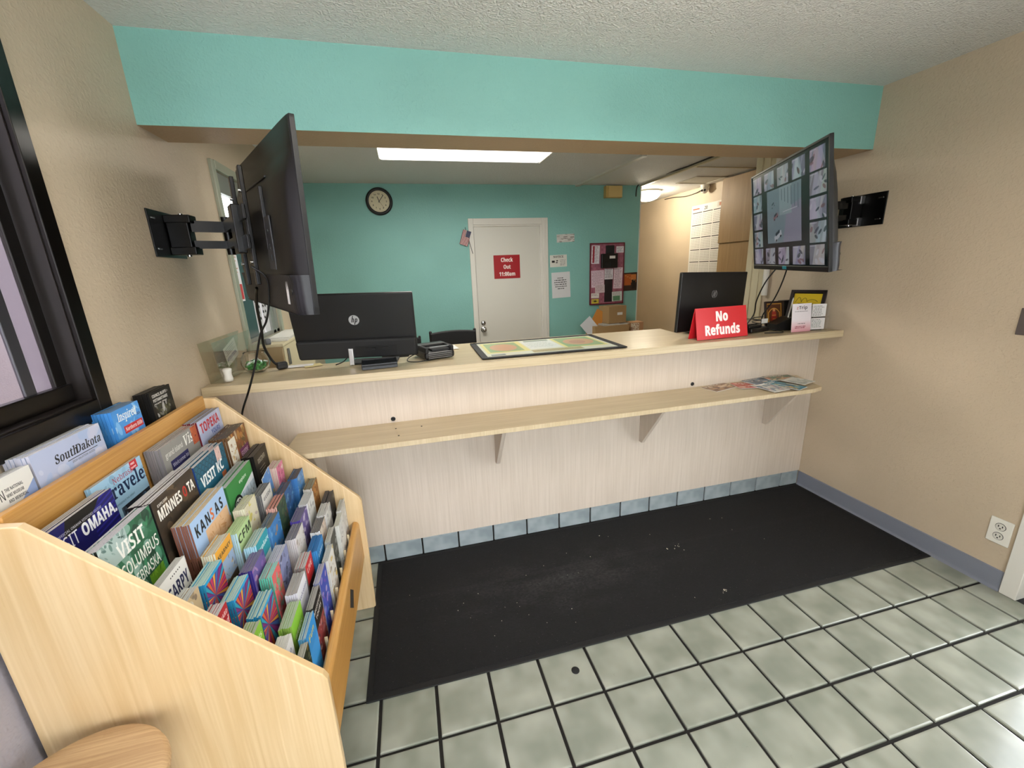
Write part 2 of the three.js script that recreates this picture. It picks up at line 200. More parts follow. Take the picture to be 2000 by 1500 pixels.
// ---------------------------------------------------------------- counter
{ const t = thing('reception_counter', 'long reception counter front of pale vertical grain laminate', 'counter');
  part('front_panel', uvBox(bb(XL + 0.001, XR - 0.002, 0.108, CT - 0.037, -0.02, 0)), M.panel, t);
  part('back_frame', bb(XL + 0.001, XR - 0.002, 0.0, CT - 0.037, -0.06, -0.031), M.panel, t);
  for (const [x, y] of [[0.872, 0.834], [2.644, 0.836]]) { const g = new THREE.TorusGeometry(0.008, 0.004, 8, 20); g.translate(x, y, 0.001); const h = cyl(0.008, 0.008, 0.004, 0, 0, 0, 16); h.rotateX(Math.PI / 2); h.translate(x, y, 0.0005); part('grommet', [g, h], M.black, t); } }
{ const s = new THREE.Shape(); [[XL + 0.002, 0.146], [XR - 0.002, 0.146], [XR - 0.002, -0.23], [2.68, -0.23], [2.705, -0.458], [1.02, -0.49], [0.98, -0.2], [XL + 0.002, -0.2]].forEach(([x, z], i) => (i ? s.lineTo(x, -z) : s.moveTo(x, -z)));
  const g = new THREE.ExtrudeGeometry(s, { depth: 0.03, bevelEnabled: true, bevelSize: 0.0015, bevelThickness: 0.0015, bevelOffset: -0.0015, bevelSegments: 2 }); g.rotateX(-Math.PI / 2); g.translate(0, CT - 0.0345, 0);
  const t = thing('countertop', 'pale wood laminate countertop running wall to wall', 'countertop'); part('slab', uvBox(g), M.top, t);
  part('front_edge', uvBox(rbb(XL + 0.002, XR - 0.002, CT - 0.04, CT, 0.1445, 0.1475, 0.001), true), M.top, t); }
{ const t = thing('ledge_shelf', 'narrow bag ledge of pale laminate on triangular brackets along the counter front', 'shelf');
  const s = new THREE.Shape(); [[0.415, 0.001], [0.409, 0.166], [0.47, 0.283], [3.25, 0.283], [3.33, 0.262], [3.43, 0.001]].forEach(([x, z], i) => (i ? s.lineTo(x, -z) : s.moveTo(x, -z)));
  const g = new THREE.ExtrudeGeometry(s, { depth: 0.022, bevelEnabled: true, bevelSize: 0.001, bevelThickness: 0.001, bevelOffset: -0.001, bevelSegments: 1 }); g.rotateX(-Math.PI / 2); g.translate(0, 0.792, 0);
  part('shelf_board', uvBox(g), M.top, t);
  for (const x of [0.50, 1.396, 2.296, 3.2]) { const q = new THREE.Shape(); q.moveTo(0.001, 0.51); q.lineTo(0.001, 0.791); q.lineTo(0.24, 0.791); q.lineTo(0.03, 0.51); const e = new THREE.ExtrudeGeometry(q, { depth: 0.02, bevelEnabled: false }); e.rotateY(-Math.PI / 2); e.translate(x + 0.02, 0, 0); part('bracket', uvBox(e), M.panel, t); }
  for (const [x, z] of [[0.885, 0.1], [0.9, 0.2], [1.01, 0.11]]) part('screw', cyl(0.004, 0.004, 0.002, x, 0.8155, z, 12), M.blackSoft, t); }

// floor mat, floor plug, crumbs
{ const t = thing('floor_mat', 'long black entrance mat with rubber border in front of the counter', 'mat', [0, 0, 0]);
  const g = bb(0.725, 3.533, 0.001, 0.0085, 0.028, 0.795), p = g.attributes.position, u = g.attributes.uv; for (let i = 0; i < p.count; i++) u.setXY(i, p.getX(i) - 0.7, p.getZ(i)); part('pile', g, M.matPile, t);
  part('rubber_border', [rbb(0.7, 3.557, 0.0005, 0.006, 0.003, 0.03), rbb(0.7, 3.557, 0.0005, 0.006, 0.793, 0.82), rbb(0.7, 0.727, 0.0005, 0.006, 0.03, 0.793), rbb(3.53, 3.557, 0.0005, 0.006, 0.03, 0.793)], M.rubber, t); }
solo('floor_plug', lathe([[0, 0.004], [0.013, 0.0035], [0.016, 0.001], [0.016, 0]]), M.rubber, 'small round black plug in a floor tile before the mat', 'plug', [1.505, 0.0005, 0.907]);
{ const r = rng(17), L = []; const spots = [[2.355, 0.725, 0.02, 10], [2.32, 0.36, 0.05, 9], [1.967, 0.152, 0.003, 1], [1.3, 0.45, 0.5, 14], [2.2, 0.5, 0.7, 14]];
  for (const [x, z, s, n] of spots) for (let i = 0; i < n; i++) { const q = 0.0012 + 0.003 * r() * (s < 0.06 ? 1 : 0.4), g = new THREE.IcosahedronGeometry(q, 0); g.scale(1.3, 0.5, 0.8); g.rotateY(r() * 6); g.translate(x + (r() - 0.5) * 2 * s, 0.0095, Math.max(0.06, Math.min(0.76, z + (r() - 0.5) * s))); L.push(g); }
  const o = mesh('crumbs', L, mat('#d8cfb8', 0.8), scene); tag(o, 'scattered pale crumbs on the black entrance mat', 'crumbs'); o.userData.kind = 'stuff'; }

// ---------------------------------------------------------------- right wall fittings
{ const t = thing('wall_outlet', 'white duplex power outlet low on the right wall', 'outlet', [XR, 0.287, 1.025], -Math.PI / 2);
  part('cover_plate', rb(0.08, 0.125, 0.006, 0, 0, 0.003, 0.003), mat('#e4e1d6', 0.35), t);
  for (const y of [0.024, -0.024]) { const g = cyl(0.017, 0.017, 0.003, 0, 0, 0, 24); g.rotateX(Math.PI / 2); g.translate(0, y, 0.0065); const r = part('receptacle', g, mat('#d6d3c8', 0.35), t); const rg = new THREE.TorusGeometry(0.0175, 0.0012, 6, 24); rg.translate(0, y, 0.0065); part('rim', rg, M.blackSoft, r); part('slots', [bx(0.003, 0.009, 0.001, -0.007, y + 0.003, 0.0085), bx(0.003, 0.009, 0.001, 0.007, y + 0.003, 0.0085), bx(0.005, 0.005, 0.001, 0, y - 0.008, 0.0085)], M.black, r); } }
{ const t = thing('light_switch', 'brown switch plate on the right wall at the picture edge', 'switch', [XR, 1.25, 0.935], -Math.PI / 2); part('cover_plate', rb(0.085, 0.115, 0.006, 0, 0, 0.003, 0.002), mat('#5d5350', 0.4), t); part('toggle', rb(0.01, 0.024, 0.012, 0, 0, 0.009, 0.002), mat('#6b5f5a', 0.4), t); }

// ---------------------------------------------------------------- lamps
function tubeFitting(name, label, x, z) {
  const t = thing(name, label, 'ceiling light', [x, H, z]);
  part('housing', [rb(1.2, 0.03, 0.33, 0, -0.015, 0, 0.004), rb(0.012, 0.082, 0.33, -0.596, -0.045, 0, 0.003), rb(0.012, 0.082, 0.33, 0.596, -0.045, 0, 0.003)], M.white, t);
  part('diffuser', rb(1.178, 0.052, 0.316, 0, -0.057, 0, 0.018), mat('#ffffff', 0.5, { emissive: new THREE.Color(1, 0.97, 0.92), emissiveIntensity: 1.25 }), t);
}
tubeFitting('fluorescent_light', 'long glowing white fluorescent fitting on the office ceiling', 1.505, -1.10);
{ const t = thing('added_hanging_light', 'unseen hanging strip lamp added in the lobby to brighten the ceiling', 'ceiling light', [1.6, H, 1.5]); part('housing', [rb(1.2, 0.05, 0.03, 0, -0.258, 0.14, 0.004), rb(1.2, 0.05, 0.03, 0, -0.258, -0.14, 0.004), rb(0.02, 0.05, 0.28, -0.59, -0.258, 0, 0.003), rb(0.02, 0.05, 0.28, 0.59, -0.258, 0, 0.003)], M.white, t);  // unseen fitting, added so the lobby ceiling and walls get more light
  for (const y of [-0.23, -0.286]) part('diffuser', rb(1.16, 0.008, 0.25, 0, y, 0, 0.003), mat('#ffffff', 0.5, { emissive: new THREE.Color(1, 0.97, 0.92), emissiveIntensity: 1.25 }), t); for (const x of [-0.5, 0.5]) part('suspension_rod', cyl(0.005, 0.005, 0.24, x, -0.12, 0.14, 10), M.steel, t); }
{ const t = thing('dome_light', 'glowing round dome lamp on the hallway ceiling', 'ceiling light', [4.0, H, -2.85]); const g = lathe([[0, -0.115], [0.06, -0.11], [0.115, -0.09], [0.15, -0.055], [0.16, -0.018]]); part('shade', g, mat('#ffffff', 0.5, { emissive: new THREE.Color(1, 0.95, 0.84), emissiveIntensity: 1.3, transmission: 0.5, thickness: 0, side: THREE.DoubleSide }), t); part('base', cyl(0.165, 0.165, 0.018, 0, -0.009, 0, 40), M.white, t); }

// ---------------------------------------------------------------- televisions, mounts, cables
function television(label, pos, yaw, pitch, roll, screenMat) {
  const t = thing('television', label, 'television', pos); t.rotation.set(pitch, yaw, roll, 'YXZ');
  const W = 0.97, Hh = 0.567;
  part('bezel', [rb(W, 0.011, 0.016, 0, Hh / 2 - 0.0055, 0.002, 0.002), rb(W, 0.026, 0.018, 0, -Hh / 2 + 0.013, 0.002, 0.003), rb(0.011, Hh, 0.016, -W / 2 + 0.0055, 0, 0.002, 0.002), rb(0.011, Hh, 0.016, W / 2 - 0.0055, 0, 0.002, 0.002)], M.black, t);
  const sc = new THREE.PlaneGeometry(W - 0.02, Hh - 0.035); sc.translate(0, 0.008, 0.0075); part('screen', sc, screenMat, t);
  const depthAt = (y) => { const k = [[0.2835, 0.01], [0.24, 0.014], [0.19, 0.022], [0.13, 0.046], [0.06, 0.056], [-0.15, 0.062], [-0.158, 0.062], [-0.164, 0.054], [-0.27, 0.05], [-0.2835, 0.044]]; for (let i = 1; i < k.length; i++) if (y >= k[i][1 - 1]) { const t = (y - k[i][0]) / (k[i - 1][0] - k[i][0]); return k[i][1] + (k[i - 1][1] - k[i][1]) * t; } return 0.044; };
  const shell = (y0, y1, rows, cols, ribs) => { const g = new THREE.PlaneGeometry(W - 0.006, y1 - y0, cols, rows), p = g.attributes.position; for (let i = 0; i < p.count; i++) { const x = p.getX(i), y = p.getY(i) + (y0 + y1) / 2, q = Math.min(1, (W / 2 - 0.003 - Math.abs(x)) / (ribs ? 0.06 : 0.17)), s = Math.pow(q, 0.5) * (1 - 0.35 * q) / 0.65; let d = 0.006 + (depthAt(y) - 0.006) * Math.min(1, s); if (ribs && q > 0.02) d += 0.0011 * (Math.floor((x + 1) / 0.0052) % 2); p.setXYZ(i, -x, y, -d); } g.computeVertexNormals(); return g; };
  part('back_shell', [shell(-0.16, 0.2825, 44, 60, false), rb(W - 0.008, 0.43, 0.008, 0, 0.065, -0.004, 0.002)], M.tvBack, t);
  const under = new THREE.PlaneGeometry(W - 0.02, 0.048); under.rotateX(Math.PI / 2); under.translate(0, -0.2825, -0.026);
  part('ribbed_strip', [shell(-0.2825, -0.16, 6, 370, true), under], M.tvRib, t);
  part('recess_rib', [rb(0.5, 0.008, 0.016, 0, 0.15, -0.036, 0.003), rb(0.008, 0.2, 0.012, -0.25, 0.02, -0.06, 0.003), rb(0.008, 0.2, 0.012, 0.25, 0.02, -0.06, 0.003)], M.black, t);
  const side = Math.sign(pos[0] - 1.8) < 0 ? -1 : 1;
  part('port_panel', [rb(0.085, 0.17, 0.006, 0.28 * side, -0.06, -0.061, 0.003)], mat('#2c2d30', 0.4), t);
  part('ports', [bx(0.012, 0.016, 0.004, 0.285 * side, -0.07, -0.0645), bx(0.014, 0.02, 0.004, 0.285 * side, -0.105, -0.0645), bx(0.01, 0.008, 0.004, 0.285 * side, -0.02, -0.0645)], M.black, t);
  { const g = rb(0.026, 0.082, 0.001, 0, 0, 0, 0.0004); g.translate(0.385 * side, -0.212, -0.053); part('sticker', g, M.paper, t, 'white barcode sticker'); }
  const kn = cyl(0.009, 0.009, 0.006, 0, 0, 0, 16); kn.rotateX(Math.PI / 2); kn.translate(0.435 * side, -0.212, -0.051); part('lock_hole', kn, M.black, t);
  return t;
}
M.tvBack = mat('#0c0c0d', 0.45, { side: THREE.DoubleSide }); M.tvRib = mat('#1a1a1f', 0.42, { side: THREE.DoubleSide });
const camFeed = canvasTex(1280, 720, (g, W, h) => {
  const r = rng(99); g.fillStyle = '#101a1a'; g.fillRect(0, 0, W, h);
  const feed = (x, y, w, hh, k) => { const b = ['#86889c', '#9391a4', '#848f9c', '#98949f', '#8797a0', '#9a929c'][k % 6]; g.fillStyle = b; g.fillRect(x, y, w, hh); g.save(); g.beginPath(); g.rect(x, y, w, hh); g.clip();
    for (let i = 0; i < 7; i++) { g.fillStyle = `rgba(${190 + r() * 50},${190 + r() * 50},${205 + r() * 40},0.45)`; g.beginPath(); const a = x + r() * w; g.moveTo(a, y); g.lineTo(a + w * 0.3 * r() + 10, y); g.lineTo(a + w * (r() - 0.3), y + hh); g.lineTo(a - w * 0.2, y + hh); g.fill(); }
    for (let i = 0; i < 5; i++) { g.fillStyle = ['rgba(28,34,44,0.6)', 'rgba(60,62,80,0.6)', 'rgba(120,60,62,0.5)', 'rgba(230,230,240,0.7)', 'rgba(44,60,66,0.7)'][Math.floor(r() * 5)]; g.save(); g.translate(x + r() * w, y + (0.3 + 0.65 * r()) * hh); g.rotate(r() * 2 - 1); g.beginPath(); g.ellipse(0, 0, w * (0.08 + 0.1 * r()), hh * (0.05 + 0.08 * r()), 0, 0, 7); g.fill(); g.restore(); }
    g.fillStyle = 'rgba(240,240,250,0.8)'; g.fillRect(x + 6, y + 6, w * 0.4, 4); g.restore(); };
  const cw = W / 5.02, ch = h / 5.02; let k = 0;
  for (let i = 0; i < 5; i++) { feed(i * cw + 22, 22, cw - 62, ch - 18, k++); feed(i * cw + 22, 4 * ch + 12, cw - 62, ch - 18, k++); }
  for (let j = 1; j < 4; j++) { feed(22, j * ch + 16, cw - 62, ch - 16, k++); feed(4 * cw + 22, j * ch + 16, cw - 42, ch - 16, k++); }
  g.fillStyle = '#8fa3ab'; const x = 1.28 * cw, y = 1.12 * ch, w = 2.35 * cw, hh = 2.72 * ch; g.fillRect(x, y, w, hh); g.save(); g.beginPath(); g.rect(x, y, w, hh); g.clip();
  g.fillStyle = '#a3a1b4'; g.beginPath(); g.moveTo(x + w * 0.5, y + hh); g.lineTo(x + w * 0.62, y + hh * 0.4); g.lineTo(x + w, y + hh * 0.3); g.lineTo(x + w, y + hh); g.fill(); g.fillStyle = '#a8bcc0'; g.fillRect(x + w * 0.4, y, w * 0.35, hh * 0.5);
  g.fillStyle = '#77838f'; for (let i = 0; i < 6; i++) g.fillRect(x + w * (0.46 + i * 0.09), y + hh * 0.04, 12, hh * (0.2 + 0.04 * i));
  const car = (a, b, c, s) => { g.save(); g.translate(x + w * a, y + hh * b); g.rotate(-0.35); g.fillStyle = c; g.fillRect(-60 * s, -14 * s, 120 * s, 34 * s); g.fillStyle = '#3c4a55'; g.fillRect(-34 * s, -26 * s, 70 * s, 20 * s); g.fillStyle = '#20262e'; g.fillRect(-48 * s, 14 * s, 22 * s, 12 * s); g.fillRect(28 * s, 14 * s, 22 * s, 12 * s); g.restore(); };
  car(0.28, 0.5, '#a07a80', 0.75); car(0.34, 0.86, '#d6dbe2', 1.15); car(0.2, 0.28, '#94a2ab', 0.6); g.strokeStyle = 'rgba(235,238,245,0.8)'; g.lineWidth = 5; g.beginPath(); g.moveTo(x + w * 0.5, y + hh * 0.45); g.lineTo(x + w * 0.9, y + hh * 0.42); g.stroke(); g.restore();
});
const tvR = television('black television on the right wall showing a grid of camera feeds', [3.028, 1.773, 0.149], -2.021, 0.138, -0.011, mat('#05080a', 0.18, { emissive: '#ffffff', emissiveMap: camFeed, emissiveIntensity: 0.2 }));
{ const g = rb(0.05, 0.016, 0.002, 0.01, -0.268, 0.0125, 0.0005); part('brand_label', g, mat('#2f8f9f', 0.5), tvR, 'small cyan sticker on the lower bezel'); }
television('black television seen from behind on the left wall bracket', [0.515, 1.735, 0.235], 2.022, 0.02, 0.03, mat('#060708', 0.15));
function wallMount(label, plate, arms, back, yaw, sx, tilt) {
  const t = thing('television_mount', label, 'wall mount');
  const [px, py, z0, z1] = plate, cz = (z0 + z1) / 2;
  part('wall_plate', [rbb(Math.min(px, px + sx * 0.006), Math.max(px, px + sx * 0.006), py - 0.085, py + 0.085, z0, z1, 0.002)], M.metalBlack, t);
  part('pivot_block', [rb(0.075, 0.13, 0.05, px + sx * 0.045, py, cz - 0.02, 0.004), rb(0.09, 0.03, 0.06, px + sx * 0.05, py + 0.06, cz - 0.02, 0.004), rb(0.09, 0.03, 0.06, px + sx * 0.05, py - 0.06, cz - 0.02, 0.004)], M.metalBlack, t);
  for (const [a, b] of arms) { part('arm', [bar([a[0], a[1] + 0.035, a[2]], [b[0], b[1] + 0.035, b[2]], 0.022, 0.042), bar([a[0], a[1] - 0.035, a[2]], [b[0], b[1] - 0.035, b[2]], 0.022, 0.03)], M.metalBlack, t);
    const e = cyl(0.016, 0.016, 0.15, b[0], b[1], b[2], 20); part('hinge', e, M.metalBlack, t); }
  const v = new THREE.Group(); v.name = 'screen_bracket'; v.position.set(...back); v.rotation.set(tilt, yaw, 0, 'YXZ'); t.add(v);
  part('rail', [rb(0.03, 0.4, 0.014, -0.1, 0, 0.008, 0.003), rb(0.03, 0.4, 0.014, 0.1, 0, 0.008, 0.003)], M.metalBlack, v);
  part('cross_plate', [rb(0.26, 0.05, 0.012, 0, 0.05, 0.02, 0.003), rb(0.26, 0.05, 0.012, 0, -0.05, 0.02, 0.003), rb(0.08, 0.17, 0.03, 0, 0, 0.03, 0.004)], M.metalBlack, v);
  for (const x of [-0.1, 0.1]) for (const y of [-0.12, -0.05, 0.05, 0.12]) { const c = cyl(0.006, 0.006, 0.008, 0, 0, 0, 12); c.rotateX(Math.PI / 2); c.translate(x, y, 0.019); part('bolt', c, M.chrome, v); }
  if (sx < 0) for (const y of [0.055, -0.06]) part('clip', rb(0.03, 0.045, 0.03, px - 0.02, py + y, z0 + 0.13, 0.004), M.steel, t);
  const sl = []; for (const y of [0.055, -0.055]) sl.push(rb(0.002, 0.006, 0.028, px + sx * 0.0075, py + y, sx < 0 ? z1 - 0.03 : z1 - 0.03, 0.0008)); for (const y of [0.078, -0.078]) { sl.push(cyl(0.008, 0.008, 0.006, px + sx * 0.055, py + y, cz - 0.02, 14)); } part('screws', sl, M.chrome, t);
}
wallMount('black folding television bracket on the left wall', [XL, 1.735, 0.0, 0.23], [[[XL + 0.06, 1.735, 0.095], [0.3, 1.735, 0.03]], [[0.3, 1.735, 0.03], [0.42, 1.735, 0.275]]], [0.445, 1.735, 0.268], 2.022 + Math.PI, 1, -0.02);
wallMount('black folding television bracket on the right wall', [XR, 1.80, 0.0, 0.26], [[[XR - 0.06, 1.80, 0.11], [3.3, 1.80, 0.02]], [[3.3, 1.80, 0.02], [3.13, 1.80, 0.2]]], [3.098, 1.788, 0.184], -2.021 + Math.PI, -1, -0.138);
const cable = (name, pts, r, label, m = M.black) => solo(name, tube(pts, r, 60, 8), m, label, 'cable');
cable('cable', [[0.475, 1.60, 0.40], [0.51, 1.565, 0.385], [0.505, 1.5, 0.36], [0.47, 1.40, 0.33], [0.437, 1.353, 0.31], [0.375, 1.207, 0.27], [0.325, 1.106, 0.24], [0.273, 1.006, 0.21], [0.25, 0.9, 0.2]], 0.004, 'black cable hanging from the left television down past the counter edge');
{ const t = thing('power_lead', 'black power lead with plug hanging from the left television onto the counter', 'cable'); part('lead', tube([[0.43, 1.522, 0.235], [0.405, 1.5, 0.17], [0.376, 1.44, 0.1], [0.345, 1.331, 0.0], [0.318, 1.24, -0.08], [0.33, 1.165, -0.12], [0.345, 1.14, -0.13]], 0.006, 60, 8), M.black, t); const p = rb(0.05, 0.034, 0.034, 0, 0, 0, 0.008); p.rotateY(0.5); p.translate(0.362, 1.136, -0.14); part('plug', p, M.black, t); }
cable('cable', [[3.262, 1.535, -0.06], [3.22, 1.42, -0.12], [3.24, 1.29, -0.2], [3.27, 1.2, -0.24], [3.24, 1.13, -0.26]], 0.004, 'black lead running from the right television down to the counter, upper one');
cable('cable', [[3.255, 1.55, 0.0], [3.275, 1.42, -0.05], [3.285, 1.3, -0.11], [3.27, 1.2, -0.165], [3.285, 1.125, -0.185]], 0.004, 'black lead running from the right television down behind the picture frame');
{ const pts = [[4.5, 2.372, -2.5], [4.54, 2.365, -2.66], [4.543, 2.36, -2.84], [4.543, 2.37, -2.95], [4.543, 2.388, -3.1], [4.54, 2.395, -3.3]]; cable('cable', pts, 0.005, 'dark wire drooping along the hallway wall to the security camera', mat('#2d2822', 0.7)); }
cable('cable', [[3.63, H - 0.008, -0.66], [3.64, H - 0.008, -1.6], [3.65, H - 0.01, ZB + 0.02], [3.64, 2.33, ZB + 0.012], [3.64, 2.30, ZB + 0.012]], 0.006, 'thin dark cable along the office ceiling edge', mat('#35302a', 0.7));
cable('cable', [[0.62, CT + 0.004, -0.1], [0.66, CT + 0.02, -0.09], [0.7, CT + 0.05, -0.14], [0.76, CT + 0.03, -0.2], [0.82, CT + 0.06, -0.2]], 0.0028, 'thin black lead curling under the left monitor');
cable('cable', [[1.03, CT + 0.03, -0.1], [0.985, CT + 0.014, -0.09], [0.975, CT + 0.004, -0.04], [1.02, CT + 0.004, 0.0], [1.09, CT + 0.004, -0.02]], 0.0026, 'thin black lead looping beside the black card printer');
cable('cable', [[3.2, CT + 0.01, -0.02], [3.225, CT + 0.005, 0.035], [3.2, CT + 0.004, 0.07], [3.14, CT + 0.004, 0.06], [3.09, CT + 0.004, 0.045]], 0.003, 'thin black lead looping behind the pin pad');

// ---------------------------------------------------------------- monitors
const logoSolid = canvasTex(128, 128, (g) => { g.fillStyle = '#101011'; g.fillRect(0, 0, 128, 128); g.fillStyle = '#a9a9a9'; g.beginPath(); g.arc(64, 64, 61, 0, 7); g.fill(); g.strokeStyle = '#101011'; g.lineWidth = 10; g.lineCap = 'butt'; g.beginPath(); g.moveTo(56, 12); g.lineTo(34, 92); g.moveTo(46, 52); g.quadraticCurveTo(66, 40, 60, 62); g.lineTo(52, 92); g.moveTo(86, 46); g.lineTo(64, 122); g.moveTo(83, 52); g.quadraticCurveTo(106, 42, 98, 66); g.quadraticCurveTo(92, 92, 72, 88); g.stroke(); });
const logoLine = canvasTex(128, 128, (g) => { g.fillStyle = '#111112'; g.fillRect(0, 0, 128, 128); g.strokeStyle = '#8d8d8d'; g.lineWidth = 9; g.beginPath(); g.arc(64, 64, 56, 1.9, 4.2); g.stroke(); g.beginPath(); g.arc(64, 64, 56, -1.2, 1.1); g.stroke(); g.beginPath(); g.moveTo(62, 10); g.lineTo(36, 100); g.moveTo(50, 48); g.lineTo(66, 48); g.lineTo(54, 100); g.moveTo(90, 34); g.lineTo(64, 122); g.moveTo(78, 34); g.lineTo(92, 34); g.lineTo(78, 92); g.stroke(); });
function monitor(label, pos, yaw, pitch, roll, W, Hh, logo, chin, base) {       // local +z is the back that faces the lobby
  const t = thing('computer_monitor', label, 'monitor', pos); t.rotation.set(pitch, yaw, roll, 'YXZ');
  part('back_cover', [rb(W, Hh, 0.022, 0, 0, 0, 0.006)], M.black, t);
  if (chin) { part('rear_housing', [rb(W * 0.99, Hh * 0.3, 0.03, 0, -Hh * 0.335, 0.018, 0.012)], M.blackSoft, t); part('port_recess', [rb(0.2, 0.05, 0.004, 0.09, -Hh * 0.36, 0.034, 0.001), rb(0.05, 0.012, 0.012, 0.06, -Hh * 0.33, 0.036, 0.002), rb(0.03, 0.012, 0.012, 0.13, -Hh * 0.33, 0.036, 0.002)], mat('#050505', 0.6), t); }
  const sc = new THREE.PlaneGeometry(W - 0.02, Hh - 0.04); sc.rotateY(Math.PI); sc.translate(0, 0.01, -0.0115); part('screen', sc, mat('#1a2230', 0.2, { emissive: '#8fa4c4', emissiveIntensity: 0.15 }), t);
  const lg = new THREE.CircleGeometry(0.026, 32); lg.translate(0.0, chin ? 0.035 : 0.045, 0.0115); part('logo', lg, mat('#ffffff', 0.35, { map: logo }), t);
  const inv = new THREE.Group(); inv.name = 'stand'; inv.rotation.set(-pitch, 0, 0); t.add(inv); const by = CT - pos[1];
  part('neck', [rb(0.024, 0.085, 0.014, base[0], by + 0.0475, base[1], 0.004), rb(0.03, Math.abs(by) * 0.6, 0.012, base[0], by * 0.35, base[1] - 0.05, 0.004)], M.silver, inv); part('foot', [rb(0.23, 0.009, 0.12, base[0] + base[2], by + 0.0052, base[1] - 0.09, 0.004)], M.blackSoft, inv);
}
monitor('black monitor back with round grey logo on the left of the counter', [0.745, 1.316, -0.05], -0.093, 0.236, -0.018, 0.575, 0.328, logoSolid, true, [-0.035, 0.005, 0.1]);
monitor('black monitor back with outlined logo behind the red sign', [2.848, 1.315, -0.14], 0.237, 0.02, -0.03, 0.60, 0.352, logoLine, false, [0, 0.03, 0]);

// ---------------------------------------------------------------- things on the counter
const printed = (w, h, d, map, o = {}) => { const e = mat(o.edge ?? '#dcdad4', 0.6), f = mat('#ffffff', o.rough ?? 0.5, { map }); return [e, e, e, e, f, o.back ? f : e]; };
const lines = (g, x, y, w, n, dy, th, col, seed = 1) => { const r = rng(seed); g.fillStyle = col; for (let i = 0; i < n; i++) { let a = x + (i % 3 === 2 ? w * 0.1 : 0); const end = x + w * (0.75 + 0.25 * r()); while (a < end) { const l = 5 + r() * 18; g.fillRect(a, y + i * dy, Math.min(l, end - a), th); a += l + 4; } } };
{ const t = thing('refund_sign', 'red tent sign reading No Refunds before the right monitor', 'sign', [2.775, CT, 0.035], 0.06);
  const map = canvasTex(512, 256, (g) => { g.fillStyle = '#d2232a'; g.fillRect(0, 0, 512, 256); g.fillStyle = '#fff4ef'; g.textAlign = 'center'; g.font = 'bold 108px sans-serif'; g.strokeStyle = '#fff4ef'; g.lineWidth = 6; for (const [s, y, k] of [['No', 112, 0.86], ['Refunds', 222, 0.84]]) { g.save(); g.translate(256, y); g.scale(k, 1); g.fillText(s, 0, 0); g.strokeText(s, 0, 0); g.restore(); } });
  const a = part('front_face', rb(0.365, 0.182, 0.004, 0, 0.091, 0, 0.001), M.red = mat('#c8202a', 0.35), t); a.rotation.x = -0.2; a.position.set(0, 0, 0.03);
  const pl = new THREE.PlaneGeometry(0.364, 0.181); pl.translate(0, 0.091, 0.0023); part('lettering', pl, mat('#fff', 0.35, { map }), a); const b = part('rear_face', rb(0.365, 0.182, 0.004, 0, 0.091, 0, 0.001), M.red, t); b.rotation.x = 0.2; b.position.z = -0.043; }
{ const t = thing('card_reader', 'small flat black card reader under the left monitor', 'card reader', [0.84, CT, 0.012], 0.08); const s = new THREE.Shape(); s.moveTo(-0.05, 0); s.lineTo(0.05, 0); s.lineTo(0.045, 0.018); s.lineTo(-0.03, 0.028); s.lineTo(-0.05, 0.022); const g = new THREE.ExtrudeGeometry(s, { depth: 0.16, bevelEnabled: true, bevelSize: 0.003, bevelThickness: 0.003, bevelSegments: 2 }); g.rotateY(-Math.PI / 2); g.translate(0.08, 0.003, 0); part('body', g, mat('#14171b', 0.4), t); part('slot', rb(0.15, 0.003, 0.008, 0, 0.0335, -0.025, 0.001), M.black, t); part('front_trim', rb(0.158, 0.006, 0.004, 0, 0.016, 0.052, 0.001), M.blackSoft, t); }
{ const t = thing('card_printer', 'chunky black device with open tray beside the left monitor', 'printer', [1.115, CT, -0.13], 0.3);
  part('body', [rb(0.165, 0.04, 0.19, 0, 0.022, 0, 0.014), rb(0.165, 0.028, 0.07, 0, 0.052, -0.055, 0.01)], M.black, t); part('tray', [rb(0.1, 0.012, 0.1, 0.012, 0.046, 0.03, 0.004), rb(0.018, 0.03, 0.12, 0.07, 0.05, 0.03, 0.006), rb(0.018, 0.03, 0.12, -0.068, 0.05, 0.03, 0.006)], M.blackSoft, t); part('front_grille', [0, 1, 2, 3].map((i) => rb(0.13, 0.004, 0.004, 0, 0.01 + i * 0.009, 0.095, 0.001)), M.steel, t); part('feed_bar', rb(0.11, 0.006, 0.012, 0.01, 0.06, 0.06, 0.002), M.steel, t); }
solo('paper_sheet', bx(0.21, 0.001, 0.14), M.paper, 'white paper lying behind the black device on the counter', 'paper', [1.16, CT + 0.001, -0.36], 0.1);
